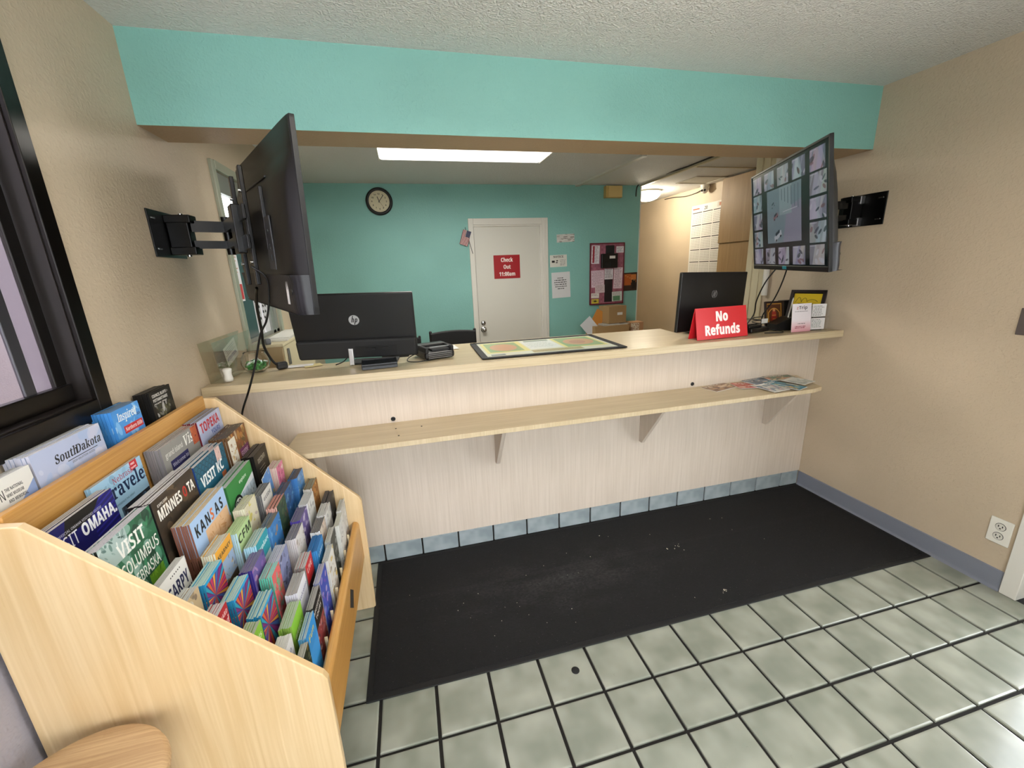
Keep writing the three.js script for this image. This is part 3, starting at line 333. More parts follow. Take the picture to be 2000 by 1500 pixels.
{ const t = thing('desk_mat', 'black framed desk mat with printed map lying on the counter', 'desk mat', [1.75, CT, -0.165], -0.02);
  part('frame', [rb(0.80, 0.006, 0.03, 0, 0.003, -0.232, 0.002), rb(0.80, 0.006, 0.03, 0, 0.003, 0.232, 0.002), rb(0.035, 0.006, 0.49, -0.385, 0.003, 0, 0.002), rb(0.035, 0.006, 0.49, 0.385, 0.003, 0, 0.002)], M.blackSoft, t);
  const map = canvasTex(768, 448, (g, W, h) => { g.fillStyle = '#dfe3d0'; g.fillRect(0, 0, W, h); g.fillStyle = '#e6e19a'; g.fillRect(20, 20, 250, 330); g.fillRect(480, 20, 268, 330); g.fillStyle = '#9fb98a'; g.fillRect(40, 40, 200, 280); g.fillRect(500, 30, 230, 300); g.fillStyle = '#cfa987'; g.beginPath(); g.ellipse(140, 190, 80, 110, 0, 0, 7); g.fill(); g.beginPath(); g.ellipse(620, 180, 95, 110, 0.3, 0, 7); g.fill(); g.fillStyle = '#c59a83'; g.beginPath(); g.ellipse(610, 190, 50, 60, 0.3, 0, 7); g.fill(); g.fillStyle = '#e4eae6'; g.fillRect(280, 60, 190, 250); g.fillStyle = '#8f9f93'; g.fillRect(300, 30, 160, 40); g.fillStyle = '#b9ae86'; g.fillRect(270, 340, 300, 70); lines(g, 290, 90, 170, 12, 16, 4, '#9db0a8', 3); g.fillStyle = '#9aa6a3'; g.fillRect(30, 380, 80, 40); lines(g, 300, 355, 240, 4, 13, 4, '#8f8563', 5); });
  const g = bx(0.742, 0.003, 0.442, 0, 0.0015, 0); const f = mat('#ffffff', 0.22, { map }), e = M.paper; part('printed_insert', g, [e, e, f, e, e, e], t); }
// right end group
{ const t = thing('pin_pad', 'low black pin pad right of the red sign', 'pin pad', [3.11, CT, -0.06], 0.2); part('body', [rb(0.17, 0.026, 0.09, 0, 0.014, 0, 0.008), rb(0.12, 0.016, 0.07, -0.02, 0.034, -0.01, 0.006)], M.black, t); part('keys', [0, 1, 2, 3].map((i) => rb(0.014, 0.004, 0.03, -0.05 + i * 0.02, 0.043, -0.01, 0.001)), M.blackSoft, t); }
{ const t = thing('picture_frame', 'small dark frame with ornate red and gold figure picture', 'picture frame', [3.345, CT + 0.003, -0.135], -0.12); t.rotation.x = -0.2;
  part('frame', [rb(0.135, 0.012, 0.014, 0, 0.162, 0, 0.002), rb(0.135, 0.012, 0.014, 0, 0.006, 0, 0.002), rb(0.012, 0.168, 0.014, -0.062, 0.084, 0, 0.002), rb(0.012, 0.168, 0.014, 0.062, 0.084, 0, 0.002), rb(0.13, 0.16, 0.004, 0, 0.084, -0.005, 0.001)], mat('#2a160f', 0.4), t);
  const map = canvasTex(160, 208, (g, W, h) => { g.fillStyle = '#5a2e15'; g.fillRect(0, 0, W, h); g.strokeStyle = '#c9963c'; g.lineWidth = 9; g.strokeRect(8, 8, W - 16, h - 16); g.beginPath(); g.moveTo(24, h - 20); g.lineTo(24, 90); g.quadraticCurveTo(80, 10, 136, 90); g.lineTo(136, h - 20); g.stroke(); g.fillStyle = '#8e1f1a'; g.beginPath(); g.moveTo(46, h - 20); g.lineTo(58, 90); g.lineTo(102, 90); g.lineTo(114, h - 20); g.fill(); g.fillStyle = '#a33024'; g.fillRect(62, 78, 36, 50); g.fillStyle = '#c98a5a'; g.beginPath(); g.arc(80, 66, 14, 0, 7); g.fill(); g.fillStyle = '#d6a545'; g.fillRect(60, 112, 40, 5); g.fillRect(64, 146, 32, 5); });
  const pl = new THREE.PlaneGeometry(0.112, 0.146); pl.translate(0, 0.084, -0.002); part('picture', pl, mat('#fff', 0.3, { map }), t); }
{ const t = thing('picture_frame', 'larger dark frame with yellow certificate leaning on the right wall', 'picture frame', [3.473, CT + 0.003, -0.06], -1.15); t.rotation.x = -0.3;
  part('frame', [rb(0.2, 0.018, 0.016, 0, 0.231, 0, 0.002), rb(0.2, 0.018, 0.016, 0, 0.009, 0, 0.002), rb(0.018, 0.24, 0.016, -0.091, 0.12, 0, 0.002), rb(0.018, 0.24, 0.016, 0.091, 0.12, 0, 0.002), rb(0.19, 0.23, 0.004, 0, 0.12, -0.006, 0.001)], mat('#20130e', 0.4), t);
  const map = canvasTex(192, 240, (g, W, h) => { g.fillStyle = '#2a2620'; g.fillRect(0, 0, W, h); g.fillStyle = '#d8b827'; g.fillRect(6, 6, W - 12, 92); g.strokeStyle = '#4c4420'; g.lineWidth = 3; g.beginPath(); g.moveTo(22, 74); g.bezierCurveTo(40, 10, 52, 40, 60, 70); g.bezierCurveTo(70, 30, 90, 30, 96, 66); g.bezierCurveTo(120, 40, 150, 50, 164, 66); g.stroke(); g.fillStyle = '#5a5226'; g.fillRect(40, 80, 100, 6); lines(g, 20, 120, 150, 8, 13, 5, '#8c8472', 4); });
  const pl = new THREE.PlaneGeometry(0.166, 0.206); pl.translate(0, 0.12, -0.003); part('certificate', pl, mat('#fff', 0.3, { map }), t); }
{ const t = thing('leaflet_holder', 'clear holder of white cards at the counter right end', 'holder', [3.45, CT, 0.072], -0.2);
  part('clear_pocket', [rb(0.10, 0.09, 0.003, 0.0, 0.045, 0.022, 0.001), rb(0.003, 0.15, 0.05, 0.05, 0.075, 0, 0.001), rb(0.003, 0.15, 0.05, -0.05, 0.075, 0, 0.001), rb(0.10, 0.003, 0.05, 0, 0.0015, 0, 0.001)], M.glass, t);
  part('back_plate', rb(0.10, 0.15, 0.003, 0, 0.075, -0.024, 0.001), mat('#1d1c1b', 0.4), t); }
const cardA = canvasTex(128, 192, (g, W, h) => { g.fillStyle = '#e8e6e6'; g.fillRect(0, 0, W, h); lines(g, 12, 14, 100, 8, 10, 4, '#77767a', 8); g.fillStyle = '#2a2a2c'; g.fillRect(0, 96, W, 10); lines(g, 12, 118, 90, 6, 11, 4, '#6f7f80', 9); });
{ const o = solo('info_card', bx(0.088, 0.155, 0.004), printed(1, 1, 1, cardA), 'white information cards standing in the clear holder', 'card', [3.45, CT + 0.083, 0.071], -0.2); o.rotation.x = -0.03; }
{ const map = canvasTex(192, 288, (g, W, h) => { const gr = g.createLinearGradient(0, 0, 0, h); gr.addColorStop(0, '#ece8ee'); gr.addColorStop(0.6, '#ece4ea'); gr.addColorStop(1, '#d99aa4'); g.fillStyle = gr; g.fillRect(0, 0, W, h); g.textAlign = 'center'; g.font = 'bold 46px sans-serif'; g.fillStyle = '#c78f98'; g.fillText('z', 52, 58); g.fillStyle = '#55535a'; g.fillText('Trip', 108, 58); g.font = '15px sans-serif'; g.fillStyle = '#8d8790'; lines(g, 26, 76, 140, 1, 10, 6, '#8f8a92', 2); g.fillText('', 0, 0); lines(g, 60, 200, 80, 1, 10, 7, '#666', 3); lines(g, 34, 228, 124, 2, 14, 9, '#a0505a', 6); });
  const o = solo('promo_card', bx(0.135, 0.17, 0.003), printed(1, 1, 1, map), 'white and pink ride card standing at the counter right end', 'card', [3.318, CT + 0.085, 0.075], -0.05); o.rotation.x = -0.1; }
{ const t = thing('pen_holder', 'black wedge box holding a white pen behind the ride card', 'pen holder', [3.3, CT, -0.045], -0.2); const s = new THREE.Shape(); s.moveTo(-0.06, 0); s.lineTo(0.05, 0); s.lineTo(0.05, 0.075); s.lineTo(0.03, 0.075); s.lineTo(-0.06, 0.035); const g = new THREE.ExtrudeGeometry(s, { depth: 0.09, bevelEnabled: true, bevelSize: 0.002, bevelThickness: 0.002, bevelSegments: 1 }); g.translate(0, 0.002, -0.045); part('box', g, M.black, t); }
solo('ballpoint_pen', [cyl(0.004, 0.004, 0.11, 0, 0.055, 0, 12), cyl(0.001, 0.004, 0.014, 0, 0.117, 0, 12)], M.paper, 'white pen standing in the black wedge box', 'pen', [3.31, CT + 0.079, -0.01]).rotation.z = -0.18;
solo('black_case', [rb(0.12, 0.165, 0.03, 0, 0.0825, 0, 0.006), rb(0.03, 0.02, 0.034, 0.02, 0.15, 0, 0.003)], M.blackSoft, 'black box standing between the two picture frames', 'box', [3.495, CT, -0.211], 0);
{ const t = thing('power_adapter', 'coiled black charger lead with white tag by the frame', 'charger', [3.215, CT, -0.16]); const pts = []; for (let i = 0; i < 26; i++) { const a = i * 0.75; pts.push([0.02 + 0.04 * Math.cos(a), 0.006 + i * 0.0026, 0.03 * Math.sin(a)]); } part('lead', tube(pts, 0.0028, 120, 6), M.black, t); part('adapter', rb(0.05, 0.022, 0.03, -0.055, 0.011, 0.03, 0.004), M.black, t); part('tag', rb(0.05, 0.03, 0.002, 0.03, 0.05, 0.04, 0.001), M.paper, t); }
// left end group
{ const t = thing('acrylic_sign_holder', 'clear slanted acrylic holder on the counter against the left wall', 'holder', [0.128, CT, -0.12], Math.PI / 2);
  const acr = new THREE.MeshPhysicalMaterial({ color: '#f3f1ea', roughness: 0.04, transmission: 0.96, thickness: 0, ior: 1.49 });
  const sh = new THREE.Shape(); sh.moveTo(-0.24, 0.185); sh.lineTo(0.22, 0.185); sh.lineTo(0.1, 0.0); sh.lineTo(-0.2, 0.0); const g = new THREE.ExtrudeGeometry(sh, { depth: 0.003, bevelEnabled: false }); part('front_sheet', g.clone().translate(0, 0, 0.05), acr, t); part('rear_sheet', g, acr, t); part('foot', [rb(0.3, 0.003, 0.05, -0.05, 0.0015, 0.025, 0.001), rb(0.003, 0.06, 0.05, 0.1, 0.03, 0.025, 0.001)], acr, t); }
{ const map = canvasTex(160, 100, (g) => { g.fillStyle = '#dcdcdc'; g.fillRect(0, 0, 160, 100); g.fillStyle = '#3b3f78'; g.font = 'bold 24px sans-serif'; g.fillText('ATTENTION', 6, 78); lines(g, 10, 14, 130, 4, 10, 4, '#8b8b90', 2); }); const o = solo('notice', bx(0.15, 0.09, 0.0015), printed(1, 1, 1, map), 'white notice with blue heading inside the clear acrylic holder', 'notice', [0.152, CT + 0.105, -0.14], Math.PI / 2); o.rotation.z = 0.25; }
solo('figurine', lathe([[0, 0], [0.016, 0], [0.018, 0.012], [0.015, 0.03], [0.017, 0.045], [0.019, 0.055], [0.012, 0.06], [0, 0.058]]), mat('#dddad0', 0.35), 'small white ornament by the clear holder on the counter', 'ornament', [0.19, CT, 0.05]);
{ const t = thing('candy_bowl', 'round clear glass bowl with green sweets on the counter', 'bowl', [0.252, CT, -0.13]); part('glass_bowl', lathe([[0, 0.001], [0.035, 0.001], [0.055, 0.018], [0.064, 0.045], [0.058, 0.075], [0.046, 0.093], [0.048, 0.097], [0.044, 0.095], [0.0555, 0.074], [0.061, 0.045], [0.052, 0.02], [0.033, 0.005], [0, 0.005]]), new THREE.MeshPhysicalMaterial({ color: '#fff', roughness: 0.02, transmission: 1, thickness: 0.002, ior: 1.45 }), t); }
{ const r = rng(23), n = 130, g = rb(0.013, 0.009, 0.02, 0, 0, 0, 0.004), o = new THREE.InstancedMesh(g, mat('#ffffff', 0.3, { sheen: 0 }), n), m = new THREE.Matrix4(), e = new THREE.Euler(), q = new THREE.Quaternion(), c = new THREE.Color();
  for (let i = 0; i < n; i++) { const y = 0.012 + 0.038 * r(), R = Math.sqrt(r()) * (0.03 + 0.5 * (y - 0.01)); const a = r() * 6.28; e.set(r() * 3, r() * 6, r() * 3); m.compose(new THREE.Vector3(0.252 + R * Math.cos(a), CT + y, -0.13 + R * Math.sin(a)), q.setFromEuler(e), new THREE.Vector3(1, 1, 1)); o.setMatrixAt(i, m); c.set(y > 0.045 && r() > 0.7 ? '#dfe6dd' : ['#2f8a3c', '#3f9a45', '#2a7a36', '#4aa552'][Math.floor(r() * 4)]); o.setColorAt(i, c); }  // some of the top sweets coloured white as painted glints
  o.name = 'green_sweets'; scene.add(o); tag(o, 'pile of green wrapped sweets inside the glass bowl', 'sweets'); o.userData.kind = 'stuff'; }
solo('sticky_note', bx(0.085, 0.001, 0.07), mat('#d8c98f', 0.8), 'small yellow note lying under the left monitor', 'note', [0.5, CT + 0.001, -0.16], 0.4);
solo('envelope', bx(0.16, 0.003, 0.05), M.paper, 'white envelope at the back edge of the counter left end', 'envelope', [0.42, CT + 0.002, -0.172], 0.05);

// pamphlets lying on the ledge
{ const Y = 0.8155, spec = [['food photo flyer', '#8a6a4c', ['#c9a070', '#6b3f2c', '#dfcdb0'], [2.79, 0.062], 0.25, [0.2, 0.11], 'brown flyer with food photo, leftmost on the ledge'], ['red flyer', '#b8503f', ['#e0d8cc', '#b04538', '#c98d70'], [2.96, 0.1], -0.2, [0.16, 0.12], 'red and white flyer overlapping on the ledge'], ['white flyer', '#d6d6d0', ['#7a8794', '#4a6b86', '#caa'], [3.03, 0.19], 0.1, [0.12, 0.16], 'white flyer under the teal one on the ledge'], ['photo flyer', '#54677b', ['#7e93a6', '#3a4452', '#d6c8b8'], [3.07, 0.062], 0.15, [0.17, 0.11], 'dark blue photo flyer near the ledge back'], ['teal flyer', '#2f7d96', ['#d6e2e2', '#1d5b74', '#dcb25e'], [3.13, 0.195], 0.35, [0.1, 0.2], 'teal flyer with gold foot at the ledge front'], ['colourful flyer', '#6d6a58', ['#b5543a', '#3e6b52', '#e0c08a'], [3.235, 0.06], -0.1, [0.19, 0.1], 'colourful photo flyer at the back right of the ledge'], ['pale flyer', '#cfd3cf', ['#a9b4b0', '#e2e2dc', '#8b9a8f'], [3.26, 0.165], 0.3, [0.13, 0.13], 'pale grey booklet, rightmost on the ledge']];
  spec.forEach(([n, base, cs, [x, z], a, [w, d], label], i) => { const map = canvasTex(128, 128, (g) => { const r = rng(50 + i); g.fillStyle = base; g.fillRect(0, 0, 128, 128); for (let k = 0; k < 26; k++) { g.fillStyle = cs[k % 3]; g.globalAlpha = 0.7; g.beginPath(); g.ellipse(r() * 128, 30 + r() * 80, 6 + r() * 20, 4 + r() * 12, r() * 3, 0, 7); g.fill(); } g.globalAlpha = 1; lines(g, 10, 8, 100, 2, 9, 5, '#f0e9dd', i); }); const f = mat('#fff', 0.35, { map }), e = M.paper; solo('flyer', bx(w, 0.0025, d), [e, e, f, e, e, e], label, 'flyer', [x, Y + 0.0015 + i * 0.0028, z], a); }); }

// ---------------------------------------------------------------- back wall
{ const t = thing('wall_clock', 'round black rimmed wall clock with cream face', 'clock', [0.838, 2.253, ZB], 0);
  const rim = lathe([[0.098, 0.022], [0.106, 0.032], [0.122, 0.03], [0.128, 0.016], [0.128, 0]]); rim.rotateX(Math.PI / 2); part('rim', rim, M.black, t);
  const map = canvasTex(256, 256, (g) => { g.fillStyle = '#d9cfae'; g.fillRect(0, 0, 256, 256); g.fillStyle = '#1c1814'; g.font = 'bold 27px sans-serif'; g.textAlign = 'center'; g.textBaseline = 'middle'; for (let i = 1; i <= 12; i++) { const a = i * Math.PI / 6; g.fillText(String(i), 128 + 88 * Math.sin(a), 128 - 88 * Math.cos(a)); } for (let i = 0; i < 60; i++) { const a = i * Math.PI / 30; g.fillRect(127 + 113 * Math.sin(a), 127 - 113 * Math.cos(a), 3, 3); } });
  const f = new THREE.CircleGeometry(0.1, 40); f.translate(0, 0, 0.02); part('face', f, mat('#fff', 0.5, { map }), t);
  const hand = (ang, l, w) => { const g = bx(w, l, 0.002, 0, l / 2 - 0.012, 0); g.rotateZ(-ang); g.translate(0, 0, 0.024); return g; };
  part('hour_hand', hand(-0.35, 0.058, 0.006), M.black, t); part('minute_hand', hand(0.66, 0.085, 0.005), M.black, t); part('second_hand', hand(2.55, 0.085, 0.002), mat('#7a2a20', 0.5), t); }
{ const map = canvasTex(256, 216, (g, W, h) => { g.fillStyle = '#a81f26'; g.fillRect(0, 0, W, h); g.fillStyle = '#f3e9e2'; g.textAlign = 'center'; g.font = 'bold 50px sans-serif'; for (const dx of [-1, 0, 1]) { for (const [s, y, k] of [['Check', 62, 0.8], ['Out', 126, 0.8], ['11:00am', 192, 0.8]]) { g.save(); g.translate(128 + dx, y); g.scale(k, 1.05); g.fillText(s, 0, 0); g.restore(); } } });
  solo('checkout_sign', bx(0.294, 0.248, 0.004), printed(1, 1, 1, map, { edge: '#8f1a20', rough: 0.3 }), 'red Check Out sign with white letters on the white door', 'sign', [2.11, 1.588, ZB - 0.01]); }
{ const t = thing('small_flag', 'small striped flag on a stick beside the white door frame', 'flag', [1.735, 1.735, ZB + 0.02]); part('stick', bar([0.0, 0, 0], [-0.065, 0.265, 0.0], 0.005, 0.005), mat('#2a2622', 0.5), t);
  const map = canvasTex(96, 64, (g) => { for (let i = 0; i < 13; i++) { g.fillStyle = i % 2 ? '#d8d2cc' : '#8f2430'; g.fillRect(0, i * 4.93, 96, 5); } g.fillStyle = '#22294d'; g.fillRect(0, 0, 40, 35); g.fillStyle = '#ddd'; for (let a = 0; a < 5; a++) for (let b = 0; b < 6; b++) g.fillRect(4 + b * 6, 4 + a * 6, 2, 2); });
  const pg = new THREE.PlaneGeometry(0.15, 0.085, 16, 4), p = pg.attributes.position; for (let i = 0; i < p.count; i++) p.setZ(i, 0.008 * Math.sin(p.getX(i) * 60)); pg.rotateZ(-1.9); pg.translate(-0.07, 0.16, 0.012); part('cloth', pg, mat('#fff', 0.8, { map, side: THREE.DoubleSide }), t); }
const note = (w, h, draw, label, x, y, tilt = 0, cat = 'notice', nm = 'wall_notice', z = ZB + 0.002) => { const o = solo(nm, bx(w, h, 0.0015), printed(1, 1, 1, canvasTex(Math.round(w * 640), Math.round(h * 640), draw)), label, cat, [x, y, z]); o.rotation.z = tilt; return o; };
note(0.21, 0.085, (g, W, h) => { g.fillStyle = '#cfcdc6'; g.fillRect(0, 0, W, h); const r = rng(4); for (let i = 0; i < 40; i++) { g.fillStyle = ['#e2e0da', '#aaa49c', '#8d8780'][i % 3]; g.fillRect(r() * W, r() * h, 10 + r() * 20, 2 + r() * 4); } }, 'grey printed slip, topmost paper beside the white door', 2.793, 1.872, 0.03);
note(0.202, 0.13, (g, W, h) => { g.fillStyle = '#dcdcd2'; g.fillRect(0, 0, W, h); g.fillStyle = '#2a2422'; g.font = 'bold 20px serif'; g.textAlign = 'center'; g.fillText('NOTICE', W / 2, 20); g.fillStyle = '#171514'; g.fillRect(14, 38, 22, 14); g.fillRect(48, 36, 12, 8); g.fillRect(44, 50, 14, 6); lines(g, 76, 34, 46, 5, 9, 3, '#777', 3); }, 'white card headed NOTICE beside the white door', 2.706, 1.63, 0.02);
note(0.222, 0.285, (g, W, h) => { g.fillStyle = '#d9dadb'; g.fillRect(0, 0, W, h); g.fillStyle = '#333'; for (let i = 0; i < 6; i++) { const w = [56, 100, 104, 98, 90, 54][i]; lines(g, W / 2 - w / 2, 38 + i * 15, w, 1, 10, 6, '#4a4a4c', i); } }, 'white typed sheet, lowest paper beside the white door', 2.735, 1.364, 0.03);
{ const t = thing('speaker_box', 'cream square box high in the corner of the teal wall', 'speaker box', [3.345, 2.343, ZB]); part('housing', rb(0.2, 0.122, 0.06, 0, 0, 0.03, 0.004), mat('#c9ac68', 0.5), t); part('front_face', rb(0.165, 0.112, 0.008, 0.012, 0, 0.062, 0.002), mat('#d8bd7d', 0.5), t); }
{ const t = thing('notice_board', 'tall pink pin board with dark red frame on the teal wall', 'notice board', [3.3, 1.463, ZB]); part('board', rb(0.42, 0.68, 0.012, 0, 0, 0.008, 0.002), mat('#b06b7c', 0.6, { map: tex(128, 128, (u, v) => { const k = 200 + 55 * n8(u * 8, v * 8); return [k, k, k]; }, 0.3, 0.3) }), t); part('frame', [rb(0.43, 0.012, 0.02, 0, 0.341, 0.011, 0.002), rb(0.43, 0.012, 0.02, 0, -0.341, 0.011, 0.002), rb(0.012, 0.69, 0.02, -0.21, 0, 0.011, 0.002), rb(0.012, 0.69, 0.02, 0.21, 0, 0.011, 0.002)], mat('#6b1a2a', 0.4), t);
  part('dark_strip', rb(0.1, 0.36, 0.003, 0.02, -0.14, 0.0155, 0.001), mat('#221d22', 0.4), t); }
{ const t = thing('wall_telephone', 'black wall telephone on the pink pin board', 'telephone', [3.315, 1.63, ZB + 0.014]); part('body', rb(0.2, 0.16, 0.04, 0, -0.02, 0.02, 0.008), M.black, t); part('cradle', rb(0.1, 0.12, 0.03, 0.01, 0.09, 0.015, 0.008), M.blackSoft, t); part('label_strip', rb(0.07, 0.03, 0.002, 0.03, 0.02, 0.041, 0.0005), M.paper, t); part('keypad', [0, 1, 2, 3].map((i) => rb(0.012, 0.05, 0.003, -0.05 + i * 0.02, -0.06, 0.041, 0.001)), M.blackSoft, t); }
const pin = [['#e3dfe3', 0.1, 0.2, -0.15, 0.22, 'typed list at the top left of the pin board'], ['#e8e6ea', 0.1, 0.07, 0.16, 0.27, 'white card at the top right of the pin board'], ['#dfc8d4', 0.16, 0.19, -0.12, -0.05, 'pink form on the middle left of the pin board'], ['#e2ccd6', 0.11, 0.24, 0.14, -0.05, 'tall pink sheet on the right of the pin board'], ['#d7d2d8', 0.11, 0.12, 0.02, 0.0, 'crumpled white slip in the middle of the pin board'], ['#d5c3c8', 0.12, 0.09, -0.09, -0.165, 'folded pale slip low on the left of the pin board'], ['#e6dfd8', 0.1, 0.055, -0.15, -0.24, 'small white card above the yellow card'], ['#d6c23a', 0.09, 0.05, -0.15, -0.305, 'yellow card at the bottom left of the pin board'], ['#cfd8d2', 0.13, 0.11, 0.13, -0.26, 'green and white card at the bottom right of the pin board']];
pin.forEach(([c, w, h, dx, dy, label], i) => note(w, h, (g, W, H2) => { g.fillStyle = c; g.fillRect(0, 0, W, H2); lines(g, 5, 6, W - 12, Math.floor(H2 / 9) - 1, 9, 3, ['#8a7480', '#6d6a70', '#a0808c'][i % 3], i + 2); if (i === 0) { g.fillStyle = '#9a2a3a'; g.fillRect(10, 4, 14, H2 - 10); } if (i === 7) { g.fillStyle = '#3a3a18'; g.beginPath(); g.ellipse(W / 2, H2 / 2, 12, 6, 0, 0, 7); g.fill(); } if (i === 8) { g.fillStyle = '#5f8f6c'; g.fillRect(W * 0.1, H2 * 0.45, W * 0.7, H2 * 0.5); } }, label, 3.3 + dx, 1.463 + dy, (i % 3 - 1) * 0.03, 'paper', 'pinned_paper', ZB + 0.0165 + i * 0.0009));
note(0.18, 0.21, (g, W, h) => { g.fillStyle = '#3a2a20'; g.fillRect(0, 0, W, h); g.fillStyle = '#b35e28'; g.fillRect(6, 10, W * 0.5, h * 0.62); g.fillStyle = '#c97a3a'; g.fillRect(W * 0.55, 14, W * 0.38, h * 0.45); g.fillStyle = '#1f1a18'; g.fillRect(W * 0.6, h * 0.4, W * 0.3, h * 0.5); g.fillStyle = '#e0b070'; for (let i = 0; i < 5; i++) g.fillRect(12 + i * 18, 20 + i * 9, 12, 3); }, 'orange and black poster beside the pin board', 3.61, 1.363, 0.02, 'poster', 'small_poster');
// boxes on a side table under the pin board
{ const t = thing('side_table', 'low table under the pin board holding cardboard boxes', 'table', [3.27, 0, -2.24]); part('table_top', rb(0.8, 0.03, 0.46, 0, 0.605, 0, 0.004), M.hallWood, t); for (const x of [-0.36, 0.36]) for (const z of [-0.19, 0.19]) part('leg', rb(0.04, 0.59, 0.04, x, 0.295, z, 0.004), M.hallWood, t); }
function carton(label, w, h, d, pos, turn, printCol, sheet) { const t = thing('cardboard_box', label, 'box', pos, turn); part('box', rb(w, h, d, 0, h / 2, 0, 0.002), M.cardboard, t); part('flap_tape', [rb(w * 1.001, 0.001, 0.05, 0, h + 0.0004, 0, 0.0003)], mat('#b79a68', 0.4), t); if (printCol) part('print', [bx(w * 0.22, 0.006, 0.001, w * 0.05, h * 0.72, d / 2), bx(w * 0.22, 0.006, 0.001, w * 0.05, h * 0.45, d / 2), bx(0.006, h * 0.28, 0.001, -w * 0.06, h * 0.58, d / 2), bx(0.006, h * 0.28, 0.001, w * 0.16, h * 0.58, d / 2)], mat(printCol, 0.7), t); if (sheet) part('label', rb(0.07, 0.03, 0.001, 0.03, h * 0.55, d / 2 + 0.0006, 0.0003), M.paper, t); }
carton('wide cardboard box on the side table, under the smaller box', 0.42, 0.285, 0.26, [3.21, 0.62, -2.27], 0, '#7a5c3a', false);
carton('small cardboard box with white label on top of the wide box', 0.235, 0.19, 0.2, [3.28, 0.925, -2.29], 0.15, null, true);
solo('magazine_pile', [bx(0.3, 0.006, 0.2, 0, 0.003, 0), bx(0.28, 0.005, 0.2, 0.03, 0.0085, 0.0), bx(0.2, 0.004, 0.15, -0.05, 0.013, 0.01)], mat('#c9c6be', 0.6), 'thin stack of papers between the two cardboard boxes', 'papers', [3.26, 0.906, -2.27], 0.1);
{ const o = solo('manila_envelope', bx(0.13, 0.18, 0.004), mat('#c8873a', 0.8), 'orange envelope leaning against the small cardboard box', 'envelope', [3.11, 0.98, -2.3]); o.rotation.z = -0.5; }
{ const o = solo('paper_sheet', bx(0.15, 0.22, 0.002), mat('#d9dde2', 0.8), 'white sheet leaning beside the cardboard boxes', 'paper', [2.98, 0.89, -2.22]); o.rotation.z = 0.7; }
{ const t = thing('small_carton', 'small patterned carton right of the cardboard boxes', 'box', [3.54, 0.62, -2.25], -0.1); part('box', rb(0.16, 0.3, 0.14, 0, 0.15, 0, 0.002), mat('#b78a62', 0.8), t); const map = canvasTex(96, 64, (g) => { g.fillStyle = '#d8c9b0'; g.fillRect(0, 0, 96, 64); const r = rng(8); for (let i = 0; i < 60; i++) { g.fillStyle = ['#8a5a44', '#e8e2d4', '#b07a58'][i % 3]; g.fillRect(r() * 96, r() * 64, 7, 6); } }); const pl = new THREE.PlaneGeometry(0.1, 0.085); pl.translate(-0.02, 0.25, 0.0706); part('label', pl, mat('#fff', 0.7, { map }), t); }

// chairs
function officeChair(label, x, z, turn, top) { const t = thing('office_chair', label, 'chair', [x, 0, z], turn);
  const s = new THREE.Shape(); const w = 0.17; s.moveTo(-w, top - 0.48); s.lineTo(w, top - 0.48); s.lineTo(w, top - 0.02); s.quadraticCurveTo(0, top + 0.004, -w, top - 0.02); const g = new THREE.ExtrudeGeometry(s, { depth: 0.03, bevelEnabled: true, bevelSize: 0.008, bevelThickness: 0.008, bevelSegments: 2 }); part('backrest', g, M.blackSoft, t);
  part('back_post', [rb(0.022, 0.5, 0.026, -0.175, top - 0.245, 0.01, 0.008), rb(0.022, 0.5, 0.026, 0.175, top - 0.245, 0.01, 0.008)], M.black, t); part('seat', rb(0.48, 0.08, 0.46, 0, 0.46, -0.22, 0.03), M.blackSoft, t); part('stem', cyl(0.03, 0.03, 0.34, 0, 0.25, -0.22, 20), M.black, t);
  for (let k = 0; k < 5; k++) { const a = k * 1.2566; const l = part('leg', bar([0, 0.085, -0.22], [0.27 * Math.cos(a), 0.06, -0.22 + 0.27 * Math.sin(a)], 0.04, 0.03), M.black, t); part('caster', rb(0.03, 0.05, 0.05, 0.27 * Math.cos(a), 0.026, -0.22 + 0.27 * Math.sin(a), 0.012), M.black, l); } }
officeChair('black office chair with its back showing before the white door', 1.33, -1.2, 0.04, 1.11);
officeChair('black office chair mostly hidden behind the left monitor', 0.91, -1.9, 0.1, 0.98);
// left office furniture
{ const t = thing('drawer_unit', 'beige pass-through cabinet below the service window', 'cabinet', [0, 0, 0]); part('body', uvBox(rbb(XL + 0.001, 0.25, 0.2, 1.165, -1.4, -0.6, 0.003)), mat('#b59f78', 0.5), t); part('top_board', rbb(XL + 0.001, 0.262, 1.165, 1.182, -1.42, -0.585, 0.003), M.cream, t); part('side_face', rbb(0.25, 0.256, 0.2, 1.165, -1.38, -0.62, 0.002), M.cream, t); part('latch', rb(0.012, 0.1, 0.02, 0.262, 1.09, -0.68, 0.003), M.steel, t); part('plinth', bb(XL + 0.001, 0.24, 0, 0.2, -1.4, -0.62), M.blackSoft, t); }
{ const o = solo('paper_stack', [rb(0.13, 0.012, 0.5, 0, 0.006, 0, 0.001), rb(0.12, 0.008, 0.45, 0.01, 0.016, -0.01, 0.001)], mat('#dcdad0', 0.8), 'stack of white papers on the beige cabinet', 'papers', [0.188, 1.1825, -0.95], 0.03); }
{ const o = solo('hand_scanner', [rb(0.03, 0.02, 0.12, 0, 0.01, 0, 0.006), rb(0.03, 0.03, 0.04, 0, 0.02, 0.05, 0.006)], mat('#6f7072', 0.5), 'grey gadget in front of the white papers on the cabinet', 'gadget', [0.165, 1.1825, -0.635], 0.4); }

